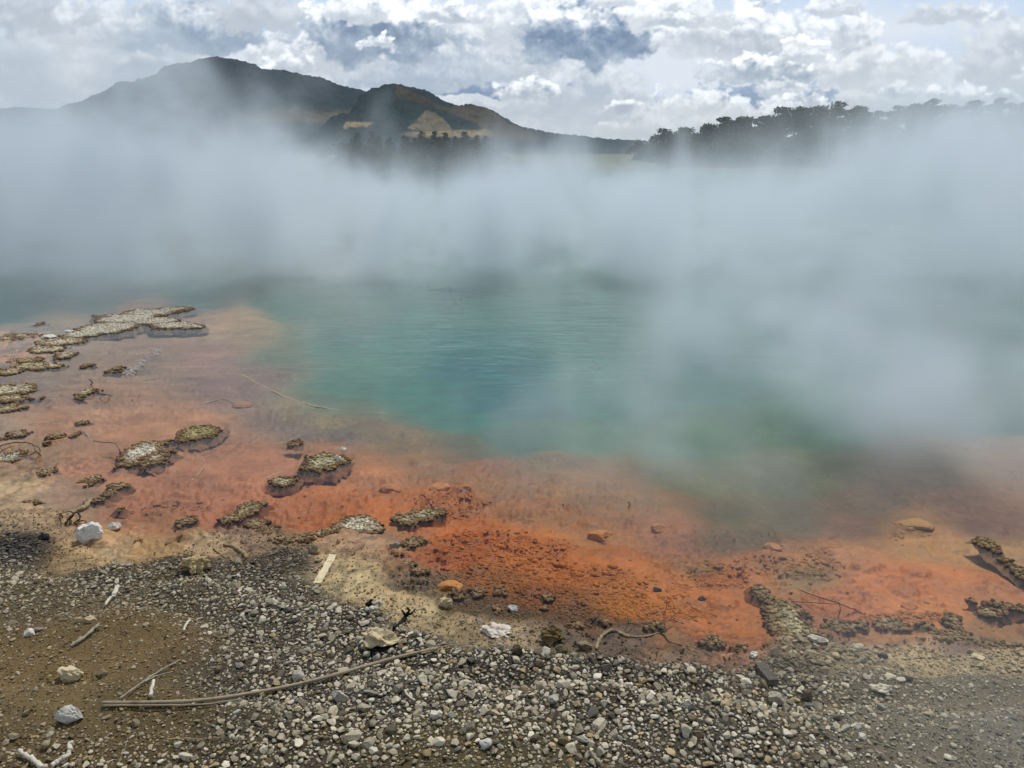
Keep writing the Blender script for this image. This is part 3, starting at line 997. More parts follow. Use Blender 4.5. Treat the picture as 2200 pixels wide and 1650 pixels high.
PINE = [(752, 288, 172), (772, 280, 178), (795, 284, 172), (818, 290, 176), (842, 288, 170), (868, 282, 160), (890, 287, 156), (908, 281, 160), (928, 286, 154), (946, 292, 158), (962, 284, 162), (980, 294, 156),
        (996, 289, 160), (1012, 293, 154), (1028, 286, 160), (1046, 296, 166), (880, 298, 148), (901, 294, 147), (920, 300, 146), (941, 298, 148), (958, 302, 146), (975, 297, 148), (991, 301, 146), (1010, 298, 149)] + [(755 + 19.5 * i, 306 + (i * 7) % 13, 136 + (i * 5) % 9) for i in range(16)]
for row_, trees_ in (("back", PINE[:16]), ("middle", PINE[16:24]), ("front", PINE[24:])):
    for i_, (px_, top_, D_) in enumerate(trees_):
        plant('pine', "pine_tree", i_, px_ + random.uniform(-5, 5), top_ + random.uniform(-9, 10), D_, f"dark pine in the {row_} row below the tan hill, {ORD[i_]} from the left",
              "pines in the gap of the steam", random.uniform(1.3, 2.0))


for i_ in range(18):
    plant('bush', "bush", i_, 742 + 18 * i_ + random.uniform(-6, 6), 312 + random.uniform(-9, 12) + (10 if 5 < i_ < 8 else 0), 66 + random.uniform(0, 8),
          f"dark low bush on the far bank below the pines, {ORD[i_]} from the left", "bushes on the far bank", 2.2)
for i_ in range(20):
    plant('bush', "bush", i_ + 1, 1430 + 40 * i_ + random.uniform(-12, 12), 296 - 2.2 * i_ + random.uniform(-14, 14), 70 + random.uniform(0, 9),
          f"dark bush at the misty foot of the tree covered rise, {ORD[i_]} from the left", "bushes at the foot of the rise", 1.6)


# ------------------------------------------------------------------ materials of the shore
def stone_mat(name, from_attr):
    m, n, o = new_mat(name)
    pos = n.new('ShaderNodeNewGeometry').outputs['Position']
    if from_attr:
        c = attr(n)
    else:
        c = n.new('ShaderNodeObjectInfo').outputs['Color']
    t = n.noise(pos, 120, 5, 0.65)
    c = n.mix(1.0, c, n.mix(t, (0.6, 0.58, 0.55), (1.4, 1.4, 1.4)), 'MULTIPLY')
    t2 = n.noise(pos, 28, 4, 0.6)
    c = n.mix(n.ss(t2, 0.52, 0.68, 0, 0.55), c, n.mix(1.0, c, (0.62, 0.52, 0.38), 'MULTIPLY'))
    principled(n, o, c, 0.85, 0.25, n.noise(pos, 160, 5, 0.7), 0.5, 0.004)
    return m


STONE_A, STONE_O = stone_mat("gravel_stone", True), stone_mat("rock_face", False)


def wood_mat():
    m, n, o = new_mat("weathered_wood")
    tc_ = n.new('ShaderNodeTexCoord').outputs['Object']
    c = n.new('ShaderNodeObjectInfo').outputs['Color']
    gr = n.noise(n.vm('MULTIPLY', tc_, (6, 90, 90)), 1.0, 5, 0.6)
    c = n.mix(1.0, c, n.mix(gr, (0.5, 0.47, 0.42), (1.35, 1.35, 1.35)), 'MULTIPLY')
    k = n.noise(tc_, 25, 3)
    c = n.mix(n.ss(k, 0.55, 0.7, 0, 0.5), c, n.mix(1.0, c, (0.45, 0.4, 0.34), 'MULTIPLY'))
    principled(n, o, c, 0.85, 0.2, gr, 0.6, 0.003)
    return m


WOOD = wood_mat()


def crust_mat():
    m, n, o = new_mat("sinter_crust")
    pos = n.new('ShaderNodeNewGeometry').outputs['Position']
    c = n.mix(1.0, attr(n), n.mix(n.noise(pos, 150, 4, 0.6), (0.55, 0.52, 0.5), (1.45, 1.45, 1.45)), 'MULTIPLY')
    principled(n, o, c, 0.9, 0.15, n.noise(pos, 190, 4, 0.65), 0.6, 0.003)
    return m


CRUST = crust_mat()


# ------------------------------------------------------------------ stones
def ico(level):
    import bmesh
    bm = bmesh.new()
    bmesh.ops.create_icosphere(bm, subdivisions=level, radius=1)
    v = np.array([x.co[:] for x in bm.verts])
    f = np.array([[q.index for q in x.verts] for x in bm.faces])
    bm.free()
    return v, f


ICO = {l: ico(l) for l in (1, 2, 3, 4)}


def stone_shape(level, rng, cuts=9, squash=None, lump=0.12, dr=(.5, .86)):
    v, f = ICO[level]
    v = v.copy()
    for _ in range(cuts):
        nrm = rng.normal(size=3)
        nrm /= np.linalg.norm(nrm)
        d = rng.uniform(*dr)
        v -= np.maximum(v @ nrm - d, 0)[:, None] * nrm
    q = v * 1.3 + rng.uniform(0, 50, 3)
    v *= (1 + lump * (vnoise(q[:, 0] * 2 + q[:, 2], q[:, 1] * 2, 3) - .5) + lump * (vnoise(q[:, 2] * 4, q[:, 0] * 4 + q[:, 1], 9) - .5))[:, None]
    sq = squash if squash is not None else (rng.uniform(.85, 1.25), rng.uniform(.7, 1.0), rng.uniform(.5, .8))
    v *= np.array(sq) / np.abs(v).max()
    return v, f


def rot_z(v, a, tilt=(0, 0)):
    ca, sa = math.cos(a), math.sin(a)
    v = v @ np.array([[ca, sa, 0], [-sa, ca, 0], [0, 0, 1]])
    for ax, t in ((0, tilt[0]), (1, tilt[1])):
        c, s = math.cos(t), math.sin(t)
        R = np.array([[1, 0, 0], [0, c, s], [0, -s, c]]) if ax == 0 else np.array([[c, 0, -s], [0, 1, 0], [s, 0, c]])
        v = v @ R
    return v


HERO_SPOTS = []                                         # x, y, r that the gravel keeps clear of


def rock(name, px, py, w, h, color, label, seed, cat="rock", cuts=12, squash=None, sink=0.25, rot=0.0, group=None, level=4, lump=None, lift=None):
    """A single rock whose picture is w x h photograph pixels round (px, py)."""
    rng = np.random.default_rng(seed)
    p = gp(px, py + h * 0.38)
    if lift is not None:
        p.z = lift
    s = mpp(px, py + h * .38)
    hx, hz = w * s / 2, h * s / 2 * 1.12
    lump = lump if lump is not None else (.10 if cuts >= 14 else .2)
    v, f = stone_shape(level, rng, cuts, (1, 1, 1), lump)
    v = rot_z(v, rng.uniform(0, 6.28))
    v /= np.abs(v).max(0)
    v = v * np.array([hx, hx * .75 if squash is None else hx * squash, hz])
    v = rot_z(v, rot)
    v[:, 2] += hz * (1 - 2 * sink)
    q = v / max(hx, 1e-4)
    v *= (1 + 0.05 * (vnoise(q[:, 0] * 9 + seed, q[:, 1] * 9 + q[:, 2] * 7, 5) - .5) * 2)[:, None]
    me = mesh_np(name, v, f, STONE_O, name == "submerged_rock")
    o = link(name, me, label=label, cat=cat, group=group)
    o.location = (p.x, p.y + hx * .2, p.z - 0.002)
    o.color = (*color, 1)
    HERO_SPOTS.append((p.x, p.y + hx * .2, hx * 0.9))
    return o


R_WHITE, R_PALE, R_TAN, R_GREY, R_OLIVE, R_BROWN, R_BLACK, R_CREAM = (rgb(*c) for c in (
    (214, 212, 200), (190, 186, 172), (188, 170, 134), (136, 132, 122), (112, 104, 80), (92, 78, 60), (44, 42, 42), (196, 180, 142)))

rock("white_rock", 185, 1144, 66, 56, R_WHITE, "large white angular rock at the yellow pool edge beside the black gravel", 101, cuts=14, sink=.2)
rock("pale_rock", 243, 1133, 34, 18, R_PALE, "small pale rock just behind the large white angular rock", 102)
rock("black_stone", 95, 1153, 26, 18, R_BLACK, "black stone lying on the blackened gravel patch", 103, cat="stone")
rock("crusted_boulder", 415, 1207, 72, 58, rgb(176, 154, 112), "brown crusted boulder with a pale lip in the gravel below the yellow shallows", 104, cuts=8, lump=.6)
rock("grey_stone", 447, 1213, 18, 24, R_GREY, "small upright grey stone leaning against the brown crusted boulder", 105, cat="stone", level=3)
rock("tan_rock", 815, 1373, 84, 44, R_CREAM, "big cream rock with a flat pitted top on the dark gravel", 106, cuts=10, lump=.45, sink=.15)
rock("tan_rock", 147, 1446, 58, 34, R_CREAM, "rounded cream rock on the brown dirt above the angular pale rock", 107, cuts=8, sink=.2)
rock("pale_rock", 147, 1531, 52, 48, R_PALE, "angular pale rock with a ridged top on the brown dirt, lower of two", 148, cuts=14, sink=.3)
rock("tan_stone", 171, 1332, 20, 15, R_TAN, "small round tan stone, the one of a touching pair nearer the mountain side", 109, cat="stone", level=3)
rock("tan_stone", 193, 1331, 23, 16, R_TAN, "small round tan stone, the larger of a touching pair in brown dirt", 110, cat="stone", level=3)
rock("cream_stone", 62, 1359, 24, 17, R_WHITE, "small cream stone beside a flat dark grey stone on dirt", 111, cat="stone", level=3)
rock("flat_stone", 80, 1352, 22, 10, R_GREY, "flat dark grey stone tucked behind the small cream stone", 112, cat="stone", level=3)
rock("pale_stone", 219, 1445, 28, 22, rgb(128, 116, 84), "dull brown lumpy stone right of the rounded cream rock", 113, cat="stone", level=3)
rock("ringed_stone", 851, 1172, 30, 24, R_GREY, "round grey stone wedged in the crust at the orange water", 114, cat="stone", lift=0.002)
rock("crusted_stone", 955, 1294, 34, 26, R_CREAM, "rough cream stone on the yellow crust by the amber shallows", 115, cat="stone", lump=.5)
rock("white_stone", 1101, 1305, 22, 20, R_WHITE, "bright white angular stone at the edge of the amber shallows", 116, cat="stone", cuts=16, level=3)
rock("white_lump", 1068, 1357, 74, 22, rgb(206, 196, 182), "long white crusted lump at the top of the gravel bank", 117, lump=.6, cuts=7)
rock("hollow_rock", 1190, 1360, 62, 40, rgb(116, 98, 62), "brown mossy rock with dark hollow at the top of the gravel", 118, lump=.7, cuts=6)
rock("brown_stone", 1110, 1396, 26, 28, rgb(84, 74, 54), "dark brown blocky stone standing below the long white lump", 119, cat="stone", cuts=16)
rock("wedge_stone", 1257, 1385, 36, 26, rgb(134, 122, 98), "triangular wedge of stone below the brown mossy rock", 120, cat="stone", cuts=18, squash=.5)
rock("olive_stone", 1206, 1393, 28, 18, R_OLIVE, "smooth olive stone between the blocky brown stone and the triangular wedge", 121, cat="stone", cuts=5)
rock("olive_stone", 1237, 1420, 26, 16, rgb(96, 96, 82), "smooth grey green stone just below the triangular wedge", 122, cat="stone", cuts=5)
rock("white_stone", 1621, 1405, 24, 17, R_WHITE, "rough white stone at the water's edge below the pointed crust spit", 123, cat="stone", lump=.5)
rock("flat_pale_rock", 1758, 1373, 44, 20, rgb(190, 182, 160), "flat pale slab at the foot of the triangular crust spit", 124)
rock("pale_rock", 1670, 1500, 44, 28, rgb(164, 156, 136), "pale rounded rock below the end of the grey plank", 125)
rock("brown_rock", 1735, 1492, 30, 32, rgb(98, 82, 62), "brown pyramid rock right of the pale rounded rock", 126, cuts=16)
rock("grey_stone", 1738, 1516, 24, 15, rgb(116, 116, 108), "small grey stone in front of the brown pyramid rock", 127, cat="stone", level=3)
rock("whitish_rock", 1895, 1480, 44, 24, rgb(206, 198, 172), "crumbling whitish rock on the fine grey gravel", 128, lump=.6, cuts=6)
rock("black_stone", 1897, 1409, 24, 11, R_BLACK, "black flat stone on the yellow bank right of the crust spit", 129, cat="stone", level=3)
rock("black_stone", 1951, 1458, 20, 13, rgb(54, 48, 42), "black round stone on fine grey gravel above the whitish rock", 130, cat="stone", level=3)
rock("flat_pale_rock", 2100, 1410, 34, 17, rgb(200, 186, 150), "flat cream slab on the yellow bank near the log", 131)
rock("flat_pale_rock", 1845, 1392, 36, 18, rgb(182, 172, 144), "low pale rock on the bank beyond the flat pale slab", 132)
rock("whitish_rock", 1912, 1454, 30, 12, rgb(186, 176, 146), "thin whitish stone between the black round stone and the whitish rock", 133, level=3)
rock("grey_rock", 1480, 1516, 26, 22, R_GREY, "grey block in the gravel under the bent driftwood branch", 134, cuts=16, level=3)
rock("pale_rock", 730, 1496, 38, 30, rgb(170, 164, 150), "pale grey block in the gravel just under the long reed", 135, cuts=14)
rock("pale_rock", 1275, 1527, 24, 30, rgb(160, 150, 130), "upright pale block in the gravel centre", 136, cuts=14, level=3)
rock("pale_rock", 1045, 1597, 30, 26, rgb(188, 184, 172), "pale tilted slab in gravel near the picture bottom", 137, cuts=16, level=3)
rock("pale_rock", 640, 1452, 28, 24, rgb(178, 172, 158), "pale pointed stone above the middle of the long reed", 138, cuts=16, level=3)
rock("pale_rock", 935, 1535, 26, 20, rgb(198, 192, 178), "whitish pointed stone in open gravel below the cream rock", 139, cuts=16, level=3)
rock("pale_rock", 1190, 1502, 26, 26, rgb(172, 166, 150), "pale grey pointed stone in gravel below the olive stones", 140, cuts=16, level=3)
rock("shell_rock", 672, 1178, 30, 28, rgb(162, 146, 116), "hollow cone shaped stone at the head of the yellow crust", 141, lump=.4, cuts=6)

# coated rocks under water
for i_, (px_, py_, w_, h_, c_, l_) in enumerate([
        (1415, 1132, 44, 22, (196, 128, 78), "orange coated rock under water below the misty shelf edge"),
        (1292, 1148, 62, 24, (206, 134, 72), "long orange coated rock under water in the brightest orange"),
        (838, 1046, 50, 20, (194, 124, 76), "rounded orange coated rock under water above the elongated crust islet"),
        (945, 1042, 52, 18, (200, 132, 78), "flat orange coated rock under water right of the rounded one"),
        (1965, 1124, 86, 18, (206, 148, 88), "broad yellow slab under water on the far orange shelf"),
        (1000, 1045, 30, 12, (194, 122, 76), "small coated rock under water beside the flat orange one"),
        (1412, 1264, 24, 12, (66, 60, 54), "dark grey stone under water on the vivid orange bed"),
        (1508, 1284, 20, 11, (84, 66, 50), "brown stone under water right of the dark grey one"),
        (965, 1258, 60, 20, (176, 120, 66), "yellow orange slab under water close to the shallow amber edge"),
        (520, 868, 50, 14, (170, 118, 84), "pale submerged slab at the edge of the violet shallows"),
        (1660, 1172, 46, 22, (190, 130, 94), "pink coated rock under water at the misty notch of the shelf"),
        (1955, 1300, 36, 14, (194, 120, 72), "coated rock under water beyond the small crust clumps")]):
    rock("submerged_rock", px_, py_, w_, h_, rgb(*c_), l_, 300 + i_, cat="rock", sink=.42, cuts=4, level=4)


# ------------------------------------------------------------------ sticks, planks and twigs
W_GREY, W_WHITE, W_TAN, W_DARK, W_BLACK, W_PINK, W_ORANGE = (rgb(*c) for c in (
    (158, 148, 128), (206, 198, 180), (160, 136, 100), (84, 70, 54), (40, 38, 38), (196, 140, 116), (176, 112, 74)))


def pts(pl, r):
    out = []
    for q in pl:
        if len(q) == 3:
            d = px_dir(q[0], q[1])
            t = (q[2] - CAM_H) / d.z
            out.append(Vector((d.x * t, d.y * t, q[2])))
        else:
            p = gp(q[0], q[1])
            out.append(Vector((p.x, p.y, p.z + r + (.010 if p.z > .03 else 0))))
    return out


def smooth_path(P, n):
    P = np.array([tuple(p) for p in P], float)
    if len(P) == 2:
        t = np.linspace(0, 1, n)[:, None]
        return P[0] * (1 - t) + P[1] * t
    k = np.concatenate([[2 * P[0] - P[1]], P, [2 * P[-1] - P[-2]]])
    out = []
    for i in range(len(P) - 1):
        a, b, c, d = k[i:i + 4]
        for t in np.linspace(0, 1, max(3, n // (len(P) - 1)), endpoint=(i == len(P) - 2)):
            out.append(.5 * (2 * b + (c - a) * t + (2 * a - 5 * b + 4 * c - d) * t * t + (3 * b - a - 3 * c + d) * t ** 3))
    return np.array(out)


def stick(name, chains, color, label, cat="stick", seed=0, group=None, rough=0.15, seg=8):
    """chains: list of (pixel points, radius at start in m, radius at end). One mesh: a stick and its own twigs."""
    rng = np.random.default_rng(900 + seed)
    parts = []
    for pl, r0, r1 in chains:
        P = smooth_path(pts(pl, r0 * (-.35 if name == "submerged_branch" else .8)), 7 * len(pl))
        n = len(P)
        P[1:-1] += rng.normal(size=(n - 2, 3)) * r0 * (.22 if r0 < .0045 or rough > .1 else .05)
        R = np.linspace(r0, r1, n) * (1 + rough * rng.normal(size=n))
        parts.append(tube(P, np.maximum(R, r1 * .5), seg))
    v, f = merge(parts)
    c = v.mean(0)
    d = parts[0][0][-1] - parts[0][0][0]
    a = math.atan2(d[1], d[0])
    me = mesh_np(name, rot_z(v - c, -a), f, WOOD, True)
    o = link(name, me, label=label, cat=cat, group=group)
    o.location = c
    o.rotation_euler.z = a
    o.color = (*color, 1)
    return o


stick("long_reed", [([(222, 1518), (330, 1517), (440, 1512), (560, 1494), (640, 1478), (740, 1452), (840, 1423), (940, 1400)], .0052, .0062),
                    ([(900, 1408), (960, 1394), (1015, 1389), (1042, 1391)], .003, .001), ([(905, 1410), (970, 1398), (1030, 1398), (1046, 1404)], .0028, .001),
                    ([(890, 1411), (950, 1390), (1000, 1385)], .0025, .001), ([(222, 1523), (420, 1521), (520, 1510)], .003, .002)],
      rgb(158, 144, 120), "very long pale reed lying across the gravel with a frayed end", "reed", 1, rough=.05)
stick("thin_stick", [([(258, 1509), (300, 1478), (345, 1448), (389, 1424)], .0035, .0022), ([(312, 1472), (340, 1458), (373, 1450)], .003, .0015)], W_GREY,
      "thin forked stick slanting up from the start of the long reed", "stick", 2)
stick("short_stick", [([(324, 1503), (327, 1488), (332, 1470)], .0055, .005)], W_WHITE, "short white stick between the forked stick and the long reed", "stick", 3)
stick("bleached_stick", [([(152, 1395), (180, 1377), (202, 1358), (216, 1348)], .0045, .0068)], W_GREY, "bleached stick alone on brown dirt below the pair of tan stones", "stick", 4)
stick("bent_driftwood", [([(228, 1307), (236, 1293), (246, 1287)], .005, .0075), ([(246, 1287), (251, 1276), (254, 1266)], .0085, .0085)], W_WHITE,
      "bent bleached driftwood piece on dirt left of the gravel slope", "driftwood", 5)
stick("bottom_stick", [([(43, 1622), (70, 1640), (100, 1660)], .006, .007)], W_WHITE, "pale straight stick at the bottom corner on dirt", "stick", 6)
stick("hooked_stick", [([(112, 1655), (128, 1642), (146, 1634), (152, 1622), (150, 1610), (156, 1602)], .006, .0055)], W_WHITE, "pale hooked stick right of the straight corner stick", "stick", 7)
stick("curved_driftwood", [([(482, 1172), (505, 1178), (522, 1190), (532, 1202)], .007, .010)], rgb(150, 132, 100), "thick curved driftwood above the dark thin stick", "driftwood", 8)
stick("dark_stick", [([(458, 1180), (478, 1196), (506, 1212)], .0035, .002)], W_DARK, "thin dark stick right of the crusted boulder", "stick", 9)
stick("charred_stick", [([(846, 1356), (860, 1340), (872, 1326)], .006, .007), ([(872, 1326), (878, 1312, .06), (874, 1305, .09)], .006, .002), ([(872, 1326), (886, 1316, .05), (892, 1308, .07)], .005, .002),
                        ([(872, 1326), (866, 1314, .05), (862, 1310, .07)], .005, .002)], W_BLACK, "charred black stick with a tufted end behind the big cream rock", "stick", 10)
stick("curled_root", [([(786, 1318), (800, 1316), (814, 1310), (818, 1300), (812, 1294, .05), (800, 1297, .055)], .008, .006)], R_PALE, "white curled root at the lower edge of the yellow crust", "root", 11)
stick("root_knot", [([(790, 1304), (797, 1296), (803, 1304)], .010, .006), ([(794, 1302), (797, 1290, .05), (800, 1288, .06)], .007, .002)], W_BLACK, "small black root knot inside the white curled root", "root", 12)
stick("bent_branch", [([(1283, 1397), (1286, 1380), (1298, 1366), (1322, 1357), (1340, 1366), (1352, 1371)], .007, .005), ([(1362, 1370), (1390, 1368), (1418, 1360), (1446, 1345, .045)], .004, .0022),
                      ([(1330, 1362), (1362, 1370)], .005, .004), ([(1425, 1362), (1438, 1378), (1462, 1386), (1500, 1395), (1530, 1412)], .003, .0015)], rgb(150, 134, 104),
      "bent grey branch along the top of the gravel under the amber shallows", "branch", 13)
stick("pink_twig", [([(1468, 1340), (1440, 1330), (1408, 1318), (1378, 1298, .035)], .0028, .0014), ([(1440, 1330), (1455, 1316, .03), (1464, 1304, .05)], .002, .001),
                    ([(1425, 1322), (1432, 1300, .05), (1418, 1284, .09)], .002, .001), ([(1446, 1312, .035), (1436, 1298, .06), (1420, 1283, .1)], .002, .001), ([(1408, 1318), (1395, 1318), (1390, 1322)], .002, .001)],
      W_PINK, "pink crusted twig with side shoots standing in the orange shallows", "twig", 14, seg=6)
stick("dark_twig", [([(1342, 1356), (1350, 1338, .03), (1346, 1318, .08)], .0016, .001), ([(1350, 1338, .03), (1370, 1344), (1382, 1350)], .0016, .001)], W_DARK, "small dark twig standing just left of the pink twig", "twig", 15, seg=6)
stick("long_twig", [([(1698, 1256, .01), (1740, 1276, .02), (1800, 1296, .02), (1850, 1318), (1890, 1342)], .0025, .002), ([(1798, 1332), (1805, 1312, .03), (1802, 1293, .07)], .0022, .0015),
                    ([(1700, 1293), (1750, 1295, .01), (1800, 1298, .02)], .002, .0015)], rgb(120, 78, 50), "long thin twig with a crossing shoot right of the crust spit", "twig", 16, seg=6)
stick("pale_straw", [([(1700, 1258, .02), (1720, 1266, .02), (1744, 1277, .01)], .0018, .0012)], rgb(214, 178, 130), "pale straw at the start of the long thin twig", "straw", 17, seg=6)
stick("water_twig", [([(1350, 1092, -.02), (1353, 1083, .02), (1349, 1078, .05)], .003, .002)], W_DARK, "tiny dark twig poking from the misty shelf water", "twig", 18, seg=6)
stick("curved_twig", [([(200, 947, .04), (225, 950, .05), (246, 952, .05), (256, 966, .03), (263, 984)], .003, .0045)], rgb(140, 118, 94), "curved bare twig reaching over the water from the star shaped islet", "twig", 19, seg=6)
stick("forked_twig", [([(210, 845, .02), (228, 848, .03), (241, 850)], .004, .003), ([(226, 848, .02), (214, 856)], .003, .002)], W_DARK, "dark forked twig beside the small square islet", "twig", 20, seg=6)
stick("upright_twig", [([(194, 829), (198, 822, .04), (192, 815, .08)], .004, .003)], W_DARK, "short upright dark twig behind the small square islet", "twig", 21, seg=6)
stick("branch_tangle", [([(-30, 975, .03), (10, 955, .06), (45, 950, .07), (70, 955, .06), (78, 970, .04), (88, 980)], .005, .004), ([(70, 955, .06), (84, 962, .05), (86, 975)], .004, .002),
                        ([(-20, 985), (8, 966, .06), (30, 958, .07)], .004, .002), ([(20, 954, .07), (28, 972, .04), (15, 984)], .003, .0015), ([(0, 962, .06), (12, 975, .03), (8, 988)], .003, .0015),
                        ([(45, 950, .07), (40, 962, .06), (46, 970, .03)], .003, .0015), ([(78, 970, .04), (62, 980), (55, 985)], .004, .002)], rgb(134, 110, 88),
      "arched tangle of bare branches over the grey crust at the water", "branch", 22, seg=6)
stick("driftwood_block", [([(172, 1100), (186, 1090), (196, 1081)], .011, .013)], rgb(166, 152, 118), "short stub of driftwood beside the dark root tangle", "driftwood", 23)
stick("root_tangle", [([(140, 1128), (150, 1112, .04), (165, 1100, .06), (172, 1112, .04), (160, 1126)], .006, .004), ([(135, 1112), (128, 1104, .05), (132, 1128)], .003, .002),
                      ([(150, 1118), (158, 1104, .05), (150, 1098, .06)], .005, .002), ([(162, 1122), (176, 1118, .02), (186, 1122)], .004, .002), ([(128, 1104, .05), (150, 1098, .06)], .003, .002)], W_DARK,
      "dark tangle of roots just above the large white angular rock", "root", 24)
stick("gravel_twig", [([(1100 + 440, 1476 + 10), (1548, 1500), (1553, 1510)], .0022, .0015)], W_WHITE, "thin white twig in gravel below the bent branch's long tip", "twig", 25, seg=6)
stick("curved_splinter", [([(870, 1490), (878, 1502), (892, 1512)], .003, .0025)], W_WHITE, "short curved white splinter in gravel under the cream rock", "splinter", 26, seg=6)
stick("corner_stick", [([(1266, 1622), (1278, 1635), (1292, 1650)], .0055, .0045)], W_GREY, "pale grey stick at the picture bottom in gravel", "stick", 27)
stick("dirt_twig", [([(360, 1595), (400, 1594), (440, 1596)], .0022, .0016)], W_TAN, "thin tan twig on dirt near the bottom edge", "twig", 28, seg=6)
stick("white_chip", [([(395, 1362), (402, 1348), (408, 1340)], .0045, .004)], W_WHITE, "white wood chip on the slope beside dark pebbles", "splinter", 29)
for i_, (pl_, l_) in enumerate([
        ([(410, 1035), (428, 1015), (440, 998), (432, 980)], "silted bent branch under pink water below the round islet"),
        ([(590, 905), (612, 900), (604, 870), (600, 858)], "silted branch under violet water near the shelf edge"),
        ([(180, 930), (195, 945), (210, 960), (205, 975)], "silted branch under shallow water near the dark bits"),
        ([(430, 870), (470, 858), (490, 860), (530, 880)], "silted forked branch under water left of the pale slab"),
        ([(520, 805), (580, 835), (640, 862), (720, 880), (830, 888)], "long silted log under water along the violet edge"),
        ([(590, 955), (620, 946), (652, 932)], "silted twig under water near the tiny round islet"),
        ([(0, 922), (60, 912), (130, 905), (190, 915)], "long dark silted twig under shallow pink water"),
        ([(240, 845), (290, 822), (340, 812)], "silted straight branch under water right of the square islet"),
        ([(540, 1045), (590, 1018), (640, 1000)], "silted straight twig under orange water below the round islets"),
        ([(930, 1215), (950, 1240), (965, 1265)], "thin twig under amber water by the crust point")]):
    stick("submerged_branch", [(pl_, .012 if i_ == 4 else .0055, .007 if i_ == 4 else .003)], rgb(196, 164, 134) if i_ < 9 else W_DARK, l_, "branch", 40 + i_, seg=6)


def plank(name, a, b, wpx, th, color, label, seed, jag=True):
    """A weathered board from pixel a to pixel b."""
    rng = np.random.default_rng(seed)
    A, B = gp(*a), gp(*b)
    L = (B - A).length
    wd = wpx * mpp(*b)
    n = 14
    V, F = [], []
    for i in range(n + 1):
        t = i / n
        hw = wd / 2 * (1 + 0.06 * rng.normal())
        if jag and 0.45 < t < 0.7:
            hw *= 0.86
        x = (t - .5) * L
        sk = (0.25 * wd if i in (0, n) and jag else 0)
        for (yy, zz, s) in ((-hw, 0, 0), (hw, 0, sk), (hw, th, sk), (-hw, th, 0)):
            V.append((x + s * (1 if i else -1) * .6, yy, zz * (1 + .1 * rng.normal())))
    for i in range(n):
        for j in range(4):
            F.append((i * 4 + j, i * 4 + (j + 1) % 4, i * 4 + 4 + (j + 1) % 4, i * 4 + 4 + j))
    F += [(3, 2, 1, 0), (n * 4, n * 4 + 1, n * 4 + 2, n * 4 + 3)]
    me = mesh_np(name, np.array(V), np.array(F), WOOD, False)
    o = link(name, me, label=label, cat="board")
    o.location = (A + B) / 2 + Vector((0, 0, .004))
    d = B - A
    o.rotation_euler = (0, -math.atan2(d.z, math.hypot(d.x, d.y)), math.atan2(d.y, d.x))
    o.color = (*color, 1)
    mid = (A + B) / 2
    HERO_SPOTS.append((mid.x, mid.y, wd))


plank("white_lath", (682, 1258), (716, 1198), 16, .010, rgb(214, 200, 164), "pale broken wooden lath lying between the gravel and the yellow crust", 51)
plank("grey_plank", (1632, 1436), (1662, 1474), 22, .018, rgb(92, 88, 78), "dark grey plank end sticking out of the gravel below the crust spit", 52, False)


# ------------------------------------------------------------------ crusted islets
KN = {l: ICO[l] for l in (1, 2)}
C_RIM, C_MID, C_TOP, C_WHITE = (np.array(rgb(*c)) for c in ((116, 92, 68), (150, 128, 96), (178, 162, 126), (208, 200, 180)))


